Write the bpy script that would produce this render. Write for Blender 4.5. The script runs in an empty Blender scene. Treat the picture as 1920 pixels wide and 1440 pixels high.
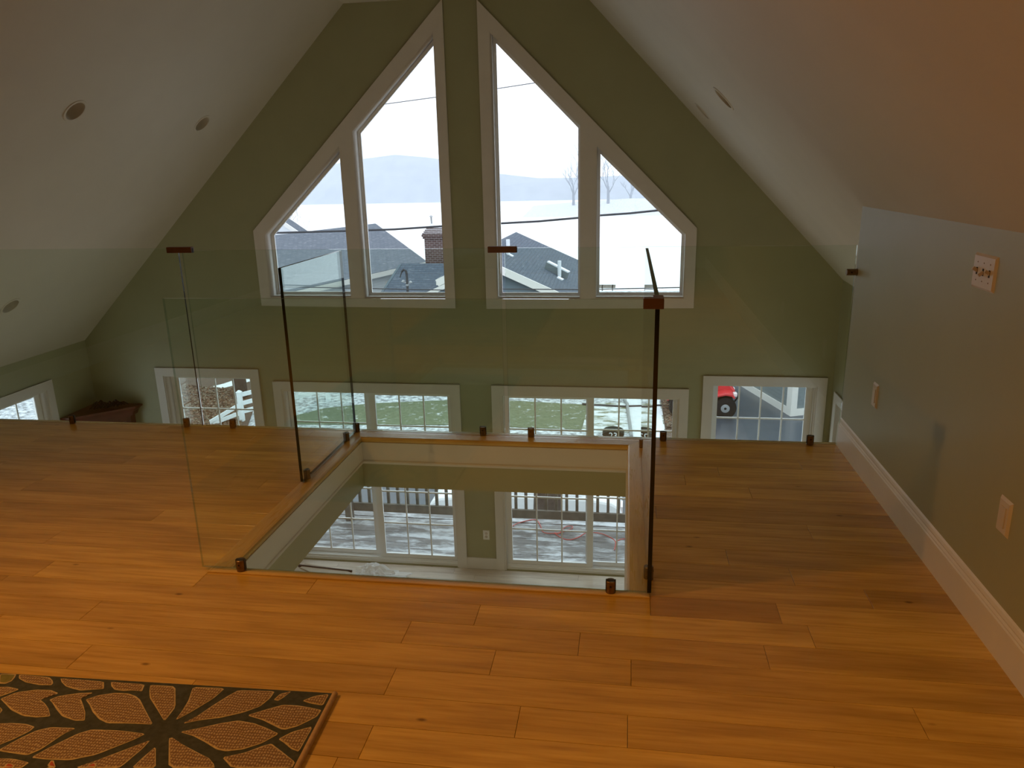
import bpy, bmesh, math, random
from mathutils import Vector, Matrix
import numpy as np
random.seed(7)
S = bpy.context.scene
COL = S.collection
R2 = math.radians

# ------------------------------------------------------------------ camera
H = 1.5
CF, CP, CY, CR = 1421.407, 0.2754, 0.1546, 0.0236      # focal (px of 1920), pitch, yaw, roll
_f = np.array([-math.sin(CY)*math.cos(CP), math.cos(CY)*math.cos(CP), -math.sin(CP)])
_r0 = np.array([math.cos(CY), math.sin(CY), 0.0]); _d0 = np.cross(_f, _r0)
_r = math.cos(CR)*_r0 + math.sin(CR)*_d0
_d = -math.sin(CR)*_r0 + math.cos(CR)*_d0
cam_data = bpy.data.cameras.new('camera'); cam = bpy.data.objects.new('camera', cam_data); COL.objects.link(cam)
cam_data.sensor_fit = 'HORIZONTAL'; cam_data.sensor_width = 36.0; cam_data.lens = CF*36.0/1920.0
cam_data.clip_start = 0.02; cam_data.clip_end = 2000
M = Matrix.Identity(4)
for i in range(3):
    M[i][0] = _r[i]; M[i][1] = -_d[i]; M[i][2] = -_f[i]
M[2][3] = H
cam.matrix_world = M
S.camera = cam
def ray(x, y): return _f + _r*(x-960)/CF + _d*(y-720)/CF
def onX(x, y, v): q = ray(x, y); t = v/q[0]; return Vector((t*q[0], t*q[1], H+t*q[2]))
def onY(x, y, v): q = ray(x, y); t = v/q[1]; return Vector((t*q[0], t*q[1], H+t*q[2]))
def onZ(x, y, v): q = ray(x, y); t = (v-H)/q[2]; return Vector((t*q[0], t*q[1], H+t*q[2]))

# ------------------------------------------------------------------ world, light, exposure
W = bpy.data.worlds.new('overcast'); S.world = W; W.use_nodes = True
bg = W.node_tree.nodes['Background']; bg.inputs[0].default_value = (0.87, 0.95, 1.05, 1); bg.inputs[1].default_value = 1.22
S.view_settings.view_transform = 'Standard'; S.view_settings.look = 'None'
S.view_settings.exposure = 0.66; S.view_settings.gamma = 1.0; S.view_settings.use_curve_mapping = False
S.cycles.use_denoising = True
S.cycles.transparent_max_bounces = 32
S.cycles.diffuse_bounces = 5
S.cycles.max_bounces = 10
S.cycles.volume_bounces = 1
S.cycles.sample_clamp_indirect = 4.0

# ------------------------------------------------------------------ materials
def new_mat(name):
    m = bpy.data.materials.new(name); m.use_nodes = True
    nt = m.node_tree; p = nt.nodes['Principled BSDF']
    return m, nt, p
def setp(p, col=None, rough=None, metal=None, spec=None, **k):
    if col is not None: p.inputs['Base Color'].default_value = (*col, 1)
    if rough is not None: p.inputs['Roughness'].default_value = rough
    if metal is not None: p.inputs['Metallic'].default_value = metal
    if spec is not None: p.inputs['Specular IOR Level'].default_value = spec
def N(nt, t, **k):
    n = nt.nodes.new(t)
    for a, b in k.items(): setattr(n, a, b)
    return n
def tex_coord(nt, scale=(1,1,1), kind='Object', rot=(0,0,0)):
    tc = N(nt, 'ShaderNodeTexCoord'); mp = N(nt, 'ShaderNodeMapping')
    mp.inputs['Scale'].default_value = scale; mp.inputs['Rotation'].default_value = rot
    nt.links.new(tc.outputs[kind], mp.inputs['Vector']); return mp.outputs['Vector']
def noise(nt, vec, scale=5, detail=4, rough=.5):
    n = N(nt, 'ShaderNodeTexNoise'); n.inputs['Scale'].default_value = scale
    n.inputs['Detail'].default_value = detail; n.inputs['Roughness'].default_value = rough
    nt.links.new(vec, n.inputs['Vector']); return n.outputs['Fac']
def ramp(nt, fac, stops):
    r = N(nt, 'ShaderNodeValToRGB'); e = r.color_ramp.elements
    while len(e) < len(stops): e.new(0.5)
    for i, (p, c) in enumerate(stops): e[i].position = p; e[i].color = (*c, 1)
    nt.links.new(fac, r.inputs['Fac']); return r.outputs['Color']
def bump(nt, p, h, strength=.2, dist=.01):
    b = N(nt, 'ShaderNodeBump'); b.inputs['Strength'].default_value = strength; b.inputs['Distance'].default_value = dist
    nt.links.new(h, b.inputs['Height']); nt.links.new(b.outputs['Normal'], p.inputs['Normal'])
def mixc(nt, fac, a, b, mode='MIX'):
    m = N(nt, 'ShaderNodeMix', data_type='RGBA', blend_type=mode)
    for sock, v in ((m.inputs[0], fac), (m.inputs[6], a), (m.inputs[7], b)):
        if isinstance(v, (int, float)): sock.default_value = v
        elif isinstance(v, tuple): sock.default_value = (*v, 1)
        else: nt.links.new(v, sock)
    return m.outputs[2]
def flat(name, col, rough=.6, metal=0, var=.06, scale=8, bmp=0.0):
    m, nt, p = new_mat(name); setp(p, col, rough, metal)
    v = tex_coord(nt); n = noise(nt, v, scale, 3)
    lo = tuple(c*(1-var) for c in col); hi = tuple(min(1, c*(1+var)) for c in col)
    nt.links.new(ramp(nt, n, [(.3, lo), (.7, hi)]), p.inputs['Base Color'])
    if bmp: bump(nt, p, noise(nt, v, scale*30, 2), bmp, .002)
    return m
MT = {}
MT['green'] = flat('sage_wall_paint', (.36, .37, .225), .45, bmp=.05, scale=3, var=.03)
MT['ceil'] = flat('ceiling_white_paint', (.57, .54, .45), .6, bmp=.05, scale=3, var=.02)
MT['trim'] = flat('white_trim_paint', (.71, .69, .65), .38, var=.02)
MT['vinyl'] = flat('white_vinyl_frame', (.86, .87, .87), .35, var=.02)
MT['plate'] = flat('ivory_wall_plate', (.60, .55, .49), .35, var=.02)
MT['bronze'] = flat('bronze_clamp_metal', (.23, .16, .10), .42, 1.0, .2, 60)
MT['copper'] = flat('brown_clip_metal', (.15, .085, .062), .45, .5, .1, 30)
MT['dark'] = flat('dark_slot', (.01, .01, .01), .7)
MT['black'] = flat('black_rubber', (.012, .012, .014), .8, var=.3, scale=30); MT['black'].node_tree.nodes['Principled BSDF'].inputs['Specular IOR Level'].default_value = .12
MT['snow'] = flat('snow', (.86, .88, .91), .8, var=.03, scale=1.5)
MT['mahogany'] = flat('mahogany_wood', (.11, .022, .012), .35, var=.4, scale=6)
MT['bin'] = flat('dark_green_bin_plastic', (.006, .015, .014), .8); MT['bin'].node_tree.nodes['Principled BSDF'].inputs['Specular IOR Level'].default_value = .05
MT['white_paint'] = flat('white_car_paint', (.84, .85, .87), .3, var=.02)
MT['red'] = flat('red_plastic', (.55, .03, .035), .3)
MT['grey_metal'] = flat('grey_metal', (.35, .36, .37), .45, .6)
MT['cord'] = flat('orange_red_cord', (.75, .12, .10), .5)
MT['wire'] = flat('cable_black', (.03, .03, .035), .6)
MT['bark'] = flat('tree_bark', (.050, .038, .030), .9, var=.5, scale=14, bmp=.6)
MT['pvc'] = flat('white_vinyl_fence', (.80, .84, .88), .4, var=.03)
MT['lens'] = flat('headlight_lens', (.85, .75, .75), .15)
MT['cardboard'] = flat('bare_board', (.50, .42, .32), .7)
MT['bulb'] = flat('frosted_lamp_face', (.66, .62, .56), .5)

def thin_glass(name, tint, ior=1.5):
    m = bpy.data.materials.new(name); m.use_nodes = True; nt = m.node_tree; nt.nodes.clear()
    out = N(nt, 'ShaderNodeOutputMaterial'); mx = N(nt, 'ShaderNodeMixShader')
    tr = N(nt, 'ShaderNodeBsdfTransparent'); tr.inputs[0].default_value = (*tint, 1)
    gl = N(nt, 'ShaderNodeBsdfGlossy'); gl.inputs['Roughness'].default_value = 0.0; gl.inputs['Color'].default_value = (1, 1, 1, 1)
    fr = N(nt, 'ShaderNodeFresnel'); fr.inputs['IOR'].default_value = ior
    geo = N(nt, 'ShaderNodeNewGeometry')
    # flip the normal on back faces so both faces act as air-to-glass
    iv = N(nt, 'ShaderNodeMath', operation='MULTIPLY_ADD'); iv.inputs[1].default_value = (1/ior - ior); iv.inputs[2].default_value = ior
    nt.links.new(geo.outputs['Backfacing'], iv.inputs[0])
    nt.links.new(iv.outputs[0], fr.inputs['IOR'])
    nt.links.new(fr.outputs[0], mx.inputs[0]); nt.links.new(tr.outputs[0], mx.inputs[1]); nt.links.new(gl.outputs[0], mx.inputs[2])
    nt.links.new(mx.outputs[0], out.inputs['Surface']); return m
MT['pane'] = thin_glass('window_pane_glass', (.975, .985, .985))
MT['rail_glass'] = thin_glass('railing_glass', (.945, .985, .958))
m, nt, p = new_mat('glass_edge_painted_dark'); setp(p, (.006, .014, .012), .12); MT['edge'] = m  # same clear glass as other edges; its unlit look is put into the colour
MT['edge_painted_lit'] = thin_glass('glass_edge_painted_lit', (.62, .74, .68))  # same glass again, with the light passing through it painted as a pale tint
m, nt, p = new_mat('car_window'); setp(p, (.02, .025, .03), .1); MT['car_glass'] = m

# oak plank: grain stretched along the board, each board its own tone
def oak(name, dark, mid, light, rough=.3, along='X', clear=.35):
    m, nt, p = new_mat(name)
    tc = N(nt, 'ShaderNodeTexCoord'); oi = N(nt, 'ShaderNodeObjectInfo')
    add = N(nt, 'ShaderNodeVectorMath', operation='MULTIPLY_ADD')
    cmb = N(nt, 'ShaderNodeCombineXYZ')
    for s in range(3): nt.links.new(oi.outputs['Random'], cmb.inputs[s])
    add.inputs[1].default_value = (37, 23, 11)
    nt.links.new(cmb.outputs[0], add.inputs[0]); nt.links.new(tc.outputs['Object'], add.inputs[2])
    mp = N(nt, 'ShaderNodeMapping'); mp.inputs['Scale'].default_value = (1.3, 22, 1) if along == 'X' else (22, 1.3, 1)
    nt.links.new(add.outputs[0], mp.inputs['Vector'])
    g = noise(nt, mp.outputs[0], 3.0, 6, .6)
    mp2 = N(nt, 'ShaderNodeMapping'); mp2.inputs['Scale'].default_value = (.7, 5, 1) if along == 'X' else (5, .7, 1)
    nt.links.new(add.outputs[0], mp2.inputs['Vector'])
    g2 = noise(nt, mp2.outputs[0], 2.2, 3, .5)
    c1 = ramp(nt, g, [(.25, dark), (.5, mid), (.8, light)])
    c2 = ramp(nt, g2, [(.3, (.78, .74, .70)), (.62, (1.08, 1.06, 1.02))])
    c = mixc(nt, 1.0, c1, c2, 'MULTIPLY')
    tone = ramp(nt, oi.outputs['Random'], [(.0, (.76, .70, .66)), (.15, (.92, .9, .88)), (.8, (1.03, 1.02, 1.0)), (1, (1.12, 1.15, 1.15))])
    c = mixc(nt, 1.0, c, tone, 'MULTIPLY')
    # knots
    mk = N(nt, 'ShaderNodeMapping'); mk.inputs['Scale'].default_value = (1.0, 2.2, 1)
    nt.links.new(add.outputs[0], mk.inputs['Vector'])
    vo = N(nt, 'ShaderNodeTexVoronoi'); vo.inputs['Scale'].default_value = 3.3; nt.links.new(mk.outputs[0], vo.inputs['Vector'])
    k = ramp(nt, vo.outputs['Distance'], [(.02, (.25, .18, .14)), (.065, (1, 1, 1))])
    c = mixc(nt, .8, c, k, 'MULTIPLY')
    nt.links.new(c, p.inputs['Base Color'])
    p.inputs['Roughness'].default_value = rough
    rr = ramp(nt, g, [(.3, (rough*1.2,)*3), (.7, (rough*.8,)*3)]); nt.links.new(rr, p.inputs['Roughness'])
    bump(nt, p, g, .08, .004)
    return m
MT['oak'] = oak('oak_floor', (.45, .265, .050), (.60, .375, .080), (.70, .46, .115), .22)
MT['oak_nose'] = oak('oak_nosing', (.56, .36, .09), (.68, .46, .13), (.74, .52, .17), .30)
MT['oak_nose_y'] = oak('oak_nosing_lengthwise', (.56, .36, .09), (.68, .46, .13), (.74, .52, .17), .30, 'Y')
MT['oak_low'] = oak('pale_oak_floor', (.52, .46, .39), (.64, .58, .50), (.70, .65, .58), .3)

def deckmat():
    m, nt, p = new_mat('weathered_deck_wood'); v = tex_coord(nt, (1.2, 9, 1))
    g = noise(nt, v, 4, 5); c = ramp(nt, g, [(.3, (.13, .125, .125)), (.7, (.24, .235, .235))])
    v2 = tex_coord(nt, (1.0, 3.2, 1)); s = noise(nt, v2, 2.2, 6, .7)
    f = ramp(nt, s, [(.47, (0, 0, 0)), (.62, (.85, .85, .85))])
    c2 = mixc(nt, f, c, (.78, .82, .88)); nt.links.new(c2, p.inputs['Base Color']); p.inputs['Roughness'].default_value = .35
    return m
MT['deck'] = deckmat()
MT['deck_rail'] = flat('weathered_rail_wood', (.19, .17, .14), .7, var=.25, scale=10)
def snowy(name, base_lo, base_hi, lo, hi, scale=1.2, gscale=9, rough=.9, stretch=(1,1,1)):
    m, nt, p = new_mat(name); v = tex_coord(nt); vs = tex_coord(nt, stretch)
    c = ramp(nt, noise(nt, v, gscale, 6, .7), [(.3, base_lo), (.7, base_hi)])
    s = noise(nt, vs, scale, 8, .72); f = ramp(nt, s, [(lo, (0, 0, 0)), (hi, (1, 1, 1))])
    nt.links.new(mixc(nt, f, c, (.82, .85, .9)), p.inputs['Base Color']); p.inputs['Roughness'].default_value = rough
    return m
MT['lawn'] = snowy('winter_lawn', (.09, .112, .055), (.20, .225, .135), .57, .72, 3.0)
MT['lawn_snow'] = snowy('half_snowed_lawn', (.13, .14, .07), (.26, .26, .15), .40, .55, 2.2, stretch=(.6, 1.4, 1))
MT['verge'] = snowy('snowy_gravel_verge', (.08, .085, .09), (.3, .31, .33), .40, .6, 5.0)
MT['leaf_bed'] = snowy('leaf_litter_ground', (.06, .04, .028), (.14, .095, .065), .66, .78, 1.4, 14)
MT['asphalt'] = snowy('wet_asphalt', (.042, .052, .066), (.062, .074, .093), .80, .9, 2.0, 3, .3)
MT['path'] = flat('snowed_path', (.80, .83, .87), .8, var=.06, scale=4)
def rooftex(name, a, b, snowamt):
    m, nt, p = new_mat(name); v = tex_coord(nt, (1, 1, 1), 'UV')
    br = N(nt, 'ShaderNodeTexBrick'); br.inputs['Scale'].default_value = 1.0
    br.inputs['Brick Width'].default_value = .30; br.inputs['Row Height'].default_value = .13; br.inputs['Mortar Size'].default_value = .012
    br.inputs['Color1'].default_value = (*a, 1); br.inputs['Color2'].default_value = (*b, 1)
    br.inputs['Mortar'].default_value = (a[0]*.72, a[1]*.72, a[2]*.72, 1); br.inputs['Bias'].default_value = .1
    nt.links.new(v, br.inputs['Vector'])
    n = noise(nt, tex_coord(nt, (1.2, 6, 1), 'UV'), 2.2, 8, .75); f = ramp(nt, n, [(.56, (0, 0, 0)), (.78, (snowamt,)*3)])
    nt.links.new(mixc(nt, f, br.outputs['Color'], (.75, .78, .83)), p.inputs['Base Color']); p.inputs['Roughness'].default_value = .85
    bump(nt, p, br.outputs['Fac'], .4, .02); return m
MT['roof_grey'] = rooftex('grey_shingles', (.105, .125, .155), (.135, .155, .185), .6)
MT['roof_blue'] = rooftex('slate_blue_shingles', (.062, .085, .118), (.08, .105, .138), .5)
def sidingtex(name, c, pitch=.12):
    m, nt, p = new_mat(name); setp(p, c, .6)
    tc = N(nt, 'ShaderNodeTexCoord'); sx = N(nt, 'ShaderNodeSeparateXYZ'); nt.links.new(tc.outputs['Object'], sx.inputs[0])
    md = N(nt, 'ShaderNodeMath', operation='FRACT'); mu = N(nt, 'ShaderNodeMath', operation='MULTIPLY'); mu.inputs[1].default_value = 1/pitch
    nt.links.new(sx.outputs['Z'], mu.inputs[0]); nt.links.new(mu.outputs[0], md.inputs[0])
    cc = ramp(nt, md.outputs[0], [(.0, tuple(x*.6 for x in c)), (.12, c), (1, c)])
    nt.links.new(cc, p.inputs['Base Color']); bump(nt, p, md.outputs[0], .5, .03); return m
MT['siding_white'] = sidingtex('white_clapboard', (.66, .68, .70))
MT['siding_grey'] = sidingtex('grey_clapboard', (.19, .225, .235))
MT['siding_blue'] = sidingtex('dark_blue_clapboard', (.075, .11, .135))
m, nt, p = new_mat('chimney_brick')
br = N(nt, 'ShaderNodeTexBrick'); br.inputs['Scale'].default_value = 1; br.inputs['Brick Width'].default_value = .2; br.inputs['Row Height'].default_value = .075
br.inputs['Mortar Size'].default_value = .008; br.inputs['Color1'].default_value = (.075, .042, .038, 1); br.inputs['Color2'].default_value = (.105, .062, .055, 1); br.inputs['Mortar'].default_value = (.25, .23, .22, 1)
nt.links.new(tex_coord(nt, (1, 1, 1), 'UV'), br.inputs['Vector']); nt.links.new(br.outputs['Color'], p.inputs['Base Color']); p.inputs['Roughness'].default_value = .9
MT['brick'] = m
# plastic bag
m = bpy.data.materials.new('clear_plastic'); m.use_nodes = True; nt = m.node_tree; nt.nodes.clear()
o_ = N(nt, 'ShaderNodeOutputMaterial'); a_ = N(nt, 'ShaderNodeMixShader'); a_.inputs[0].default_value = .5
t_ = N(nt, 'ShaderNodeBsdfTransparent'); g_ = N(nt, 'ShaderNodeBsdfPrincipled'); g_.inputs['Base Color'].default_value = (.95, .96, .98, 1); g_.inputs['Roughness'].default_value = .15
nt.links.new(t_.outputs[0], a_.inputs[1]); nt.links.new(g_.outputs[0], a_.inputs[2]); nt.links.new(a_.outputs[0], o_.inputs[0]); MT['bag'] = m
# rug weave
def weave(name, a, b, sc):
    m, nt, p = new_mat(name); v = tex_coord(nt, (1, 1, 1)); 
    w = N(nt, 'ShaderNodeTexWave', wave_type='BANDS', bands_direction='X'); w.inputs['Scale'].default_value = sc; w.inputs['Distortion'].default_value = 2.5; w.inputs['Detail'].default_value = 2; w.inputs['Detail Scale'].default_value = 3
    nt.links.new(v, w.inputs['Vector'])
    ck = N(nt, 'ShaderNodeTexWave', wave_type='BANDS', bands_direction='Y'); ck.inputs['Scale'].default_value = sc*.8; ck.inputs['Distortion'].default_value = 6; ck.inputs['Detail'].default_value = 2
    nt.links.new(v, ck.inputs['Vector'])
    mu = N(nt, 'ShaderNodeMath', operation='MULTIPLY'); nt.links.new(w.outputs['Fac'], mu.inputs[0]); nt.links.new(ck.outputs['Fac'], mu.inputs[1])
    nt.links.new(ramp(nt, mu.outputs[0], [(.08, a), (.5, b)]), p.inputs['Base Color']); p.inputs['Roughness'].default_value = .95
    bump(nt, p, mu.outputs[0], .5, .004); return m
MT['rug_base'] = flat('charcoal_rug_pile', (.050, .054, .042), .95, var=.3, scale=60, bmp=.5)
MT['rug_tan'] = weave('tan_rug_weave', (.20, .115, .06), (.46, .34, .20), 38)
MT['rug_cord'] = flat('tan_rug_outline', (.48, .36, .19), .95, var=.2, scale=80)
MT['rug_olive'] = flat('olive_rug_leaf', (.17, .16, .045), .95, var=.2, scale=60)
MT['rug_red'] = flat('red_rug_petal', (.42, .075, .04), .95, var=.2, scale=60)
MT['rug_bind'] = flat('tan_rug_binding', (.42, .27, .13), .9, var=.1, scale=80)

# ------------------------------------------------------------------ object helpers
def link(name, me, mats, parent=None, kind=None):
    o = bpy.data.objects.new(name, me)
    for mm in (mats if isinstance(mats, (list, tuple)) else [mats]): me.materials.append(MT[mm] if isinstance(mm, str) else mm)
    COL.objects.link(o)
    if parent is not None:
        o.parent = parent; o.matrix_parent_inverse = Matrix.Translation(parent.location).inverted()
    if kind: o['kind'] = kind
    return o
def tag(o, label, cat, group=None, kind=None):
    o['label'] = label; o['category'] = cat
    if group: o['group'] = group
    if kind: o['kind'] = kind
    return o
def thing(name, label, cat, loc=(0, 0, 0), group=None, kind=None):
    o = bpy.data.objects.new(name, None); o.empty_display_size = .1; o.location = loc; COL.objects.link(o)
    return tag(o, label, cat, group, kind)
class MB:
    def __init__(s): s.v = []; s.f = []; s.mi = []
    def poly(s, pts, mi=0):
        b = len(s.v); s.v += [tuple(q) for q in pts]; s.f.append(tuple(range(b, b+len(pts)))); s.mi.append(mi)
    def hexa(s, q, mi=0):        # q: 8 points, bottom loop then top loop
        b = len(s.v); s.v += [tuple(t) for t in q]
        for f in ((3,2,1,0),(4,5,6,7),(0,1,5,4),(1,2,6,5),(2,3,7,6),(3,0,4,7)): s.f.append(tuple(b+i for i in f)); s.mi.append(mi)
    def box(s, x0, x1, y0, y1, z0, z1, mi=0):
        s.hexa([(x0,y0,z0),(x1,y0,z0),(x1,y1,z0),(x0,y1,z0),(x0,y0,z1),(x1,y0,z1),(x1,y1,z1),(x0,y1,z1)], mi)
    def bar(s, a, b, w, h=None, mi=0, up=(0,0,1)):
        a = Vector(a); b = Vector(b); h = h or w; d = (b-a).normalized(); u = Vector(up)
        if abs(d.dot(u)) > .99: u = Vector((0, 1, 0))
        sd = d.cross(u).normalized()*w/2; u = sd.cross(d).normalized()*h/2
        s.hexa([a-sd-u, a+sd-u, a+sd+u, a-sd+u, b-sd-u, b+sd-u, b+sd+u, b-sd+u], mi)
    def tube(s, pts, rad, n=8, mi=0, cap=True):
        pts = [Vector(q) for q in pts]; rads = rad if isinstance(rad, (list, tuple)) else [rad]*len(pts)
        base = len(s.v)
        for i, q in enumerate(pts):
            d = (pts[min(i+1, len(pts)-1)]-pts[max(i-1, 0)]).normalized()
            u = Vector((0, 0, 1)) if abs(d.z) < .95 else Vector((1, 0, 0))
            a = d.cross(u).normalized(); b = a.cross(d).normalized()
            for k in range(n):
                t = 2*math.pi*k/n; s.v.append(tuple(q+(a*math.cos(t)+b*math.sin(t))*rads[i]))
        for i in range(len(pts)-1):
            for k in range(n):
                k2 = (k+1) % n
                s.f.append((base+i*n+k, base+i*n+k2, base+(i+1)*n+k2, base+(i+1)*n+k)); s.mi.append(mi)
        if cap:
            s.f.append(tuple(base+k for k in range(n))); s.mi.append(mi)
            s.f.append(tuple(base+(len(pts)-1)*n+k for k in reversed(range(n)))); s.mi.append(mi)
    def lathe(s, prof, c=(0,0,0), axis='Z', n=24, mi=0):
        c = Vector(c); base = len(s.v)
        for (r, h) in prof:
            for k in range(n):
                t = 2*math.pi*k/n; a, b = r*math.cos(t), r*math.sin(t)
                q = {'Z': (a, b, h), 'Y': (a, h, b), 'X': (h, a, b)}[axis]; s.v.append(tuple(c+Vector(q)))
        for i in range(len(prof)-1):
            for k in range(n):
                k2 = (k+1) % n; s.f.append((base+i*n+k, base+i*n+k2, base+(i+1)*n+k2, base+(i+1)*n+k)); s.mi.append(mi)
        s.f.append(tuple(base+k for k in range(n))); s.mi.append(mi)
        s.f.append(tuple(base+(len(prof)-1)*n+k for k in range(n))); s.mi.append(mi)
    def prism(s, loop_a, loop_b, mi=0):
        n = len(loop_a); b = len(s.v); s.v += [tuple(q) for q in loop_a] + [tuple(q) for q in loop_b]
        s.f.append(tuple(range(b, b+n))); s.mi.append(mi); s.f.append(tuple(range(b+2*n-1, b+n-1, -1))); s.mi.append(mi)
        for i in range(n):
            j = (i+1) % n; s.f.append((b+i, b+n+i, b+n+j, b+j)); s.mi.append(mi)
    def mesh(s, name, smooth=False):
        me = bpy.data.meshes.new(name); me.from_pydata(s.v, [], s.f); me.validate()
        if len(me.polygons) == len(s.mi): me.polygons.foreach_set('material_index', s.mi)
        bm = bmesh.new(); bm.from_mesh(me); bmesh.ops.recalc_face_normals(bm, faces=bm.faces); bm.to_mesh(me); bm.free()
        if smooth:
            me.polygons.foreach_set('use_smooth', [True]*len(me.polygons))
            try: me.set_sharp_from_angle(angle=R2(40))
            except Exception: pass
        me.update(); return me
    def build(s, name, mats, parent=None, kind=None, smooth=False, bevel=0):
        o = link(name, s.mesh(name, smooth), mats, parent, kind)
        if bevel:
            b = o.modifiers.new('bevel', 'BEVEL'); b.width = bevel; b.segments = 2; b.limit_method = 'ANGLE'
        return o
def holed(outer, holes, d0, d1, to3):
    """flat outline with holes, extruded from d0 to d1; to3 maps (u, v, d) to world"""
    cu = bpy.data.curves.new('tmp', 'CURVE'); cu.dimensions = '2D'; cu.fill_mode = 'BOTH'; cu.extrude = (d1-d0)/2
    for loop in [outer]+list(holes):
        sp = cu.splines.new('POLY'); sp.points.add(len(loop)-1); sp.use_cyclic_u = True
        for q, t in zip(sp.points, loop): q.co = (t[0], t[1], 0, 1)
    ob = bpy.data.objects.new('tmp', cu); COL.objects.link(ob)
    dg = bpy.context.evaluated_depsgraph_get(); me = bpy.data.meshes.new_from_object(ob.evaluated_get(dg))
    bpy.data.objects.remove(ob); bpy.data.curves.remove(cu)
    for vv in me.vertices: vv.co = to3(vv.co.x, vv.co.y, (d0+d1)/2+vv.co.z)
    me.materials.clear()
    bm = bmesh.new(); bm.from_mesh(me); bmesh.ops.remove_doubles(bm, verts=bm.verts, dist=1e-5); bmesh.ops.recalc_face_normals(bm, faces=bm.faces); bm.to_mesh(me); bm.free()
    me.update(); return me
XZ = lambda u, v, d: (u, d, v)
YZ = lambda u, v, d: (d, u, v)
XY = lambda u, v, d: (u, v, d)
def rect(a, b, c, d): return [(a, c), (b, c), (b, d), (a, d)]
def inset(poly, t):
    """inset a convex counter-clockwise outline by t"""
    n = len(poly); out = []
    area = sum(poly[i][0]*poly[(i+1) % n][1]-poly[(i+1) % n][0]*poly[i][1] for i in range(n))
    P = poly if area > 0 else poly[::-1]
    lines = []
    for i in range(n):
        a = Vector(P[i]); b = Vector(P[(i+1) % n]); d = (b-a).normalized(); nn = Vector((-d.y, d.x)); lines.append((a+nn*t, d))
    for i in range(n):
        (p1, d1), (p2, d2) = lines[i-1], lines[i]
        k = ((p2-p1).x*d2.y-(p2-p1).y*d2.x)/(d1.x*d2.y-d1.y*d2.x); q = p1+d1*k; out.append((q.x, q.y))
    return out

# ------------------------------------------------------------------ room shell
YG, WT = 7.64, .20                # inner face of gable wall, thickness
ZF = -2.89                        # lower floor
XL, XR = -6.107, 2.04             # lower side walls
YE = 4.17                         # loft edge
YB = -3.6                         # back wall
KX = 1.169                        # loft knee wall
ZT = 3.065                        # flat ceiling
sl_L = lambda x: ZT+.986*(x+2.735)
def sl_R(x, y):
    z = ZT-1.052*(x+.478)
    k = min(1, max(0, (YG-y)/(YG-YE))); return z-.05*k*(x+.478)/1.65
# upper window openings (in the gable plane)
LL = [(-2.752, .225), (-1.857, .225), (-1.857, 2.79), (-2.752, 1.908)]
LS = [(-3.80, .235), (-2.878, .235), (-2.878, 1.785), (-3.80, .900)]
RL = [(-1.332, .225), (-.462, .225), (-.462, 1.893), (-1.332, 2.77)]
RS = [(-.325, .228), (.562, .228), (.562, .862), (-.325, 1.725)]
SLD_L = rect(-3.795, -1.845, ZF, -.79); SLD_R = rect(-1.325, .555, ZF, -.79)
WIN_L = rect(-5.20, -4.125, -2.0, -.655); WIN_R = rect(.868, 1.895, -2.0, -.645)
outline = [(XL-.0, ZF-.3), (XR, ZF-.3), (XR, sl_R(XR, YG)+.05), (-.478, ZT+.03), (-2.735, ZT+.03), (XL, sl_L(XL)+.05)]
def poly_ccw(p): return p
shrink = [LL, LS, RL, RS, SLD_L, SLD_R, WIN_L, WIN_R]
me = holed(outline, shrink, YG, YG+WT, XZ); link('wall_front', me, 'green', kind='structure')
# side walls with windows
WSL = rect(5.80, 6.93, -2.0, -.64); WSR = rect(6.35, 7.42, -2.0, -.75)
me = holed([(YB, ZF-.3), (YG+WT, ZF-.3), (YG+WT, sl_L(XL)+.02), (YB, sl_L(XL)+.02)], [WSL], XL-.17, XL, YZ); link('wall_left', me, 'green', kind='structure')
me = holed([(YB, ZF-.3), (YG+WT, ZF-.3), (YG+WT, sl_R(XR, YG)+.03), (YB, sl_R(XR, YG)+.03)], [WSR], XR, XR+.17, YZ); link('wall_right', me, 'green', kind='structure')
b = MB(); b.box(XL-.17, XR+.17, YB-.15, YB, ZF-.3, ZT+.2); b.build('wall_back', 'green', kind='structure')
# knee walls of the loft
b = MB(); b.hexa([(KX, YB, -.02), (KX+.11, YB, -.02), (KX+.11, YE-.015, -.02), (KX, YE-.015, -.02),
                  (KX, YB, sl_R(KX, 0)+.01), (KX+.11, YB, sl_R(KX+.11, 0)+.01), (KX+.11, YE-.015, sl_R(KX+.11, YE)+.01), (KX, YE-.015, sl_R(KX, YE)+.01)])
b.build('wall_knee_right', 'green', kind='structure')
b = MB(); b.prism([(KX+.11, YE-.13, -.02), (XR, YE-.13, -.02), (XR, YE-.13, sl_R(XR, YE)+.02), (KX+.11, YE-.13, sl_R(KX+.11, YE)+.02)],
                  [(KX+.11, YE-.015, -.02), (XR, YE-.015, -.02), (XR, YE-.015, sl_R(XR, YE)+.02), (KX+.11, YE-.015, sl_R(KX+.11, YE)+.02)])
b.build('wall_knee_end_right', 'green', kind='structure')
KL = -4.45
b = MB(); b.box(KL-.11, KL, YB, YE-.015, -.02, sl_L(KL)); b.build('wall_knee_left', 'green', kind='structure')
b = MB(); b.prism([(XL, YE-.13, -.3), (KL-.11, YE-.13, -.3), (KL-.11, YE-.13, sl_L(KL-.11)), (XL, YE-.13, sl_L(XL))],
                  [(XL, YE-.015, -.3), (KL-.11, YE-.015, -.3), (KL-.11, YE-.015, sl_L(KL-.11)), (XL, YE-.015, sl_L(XL))])
b.build('wall_knee_end_left', 'green', kind='structure')

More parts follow.
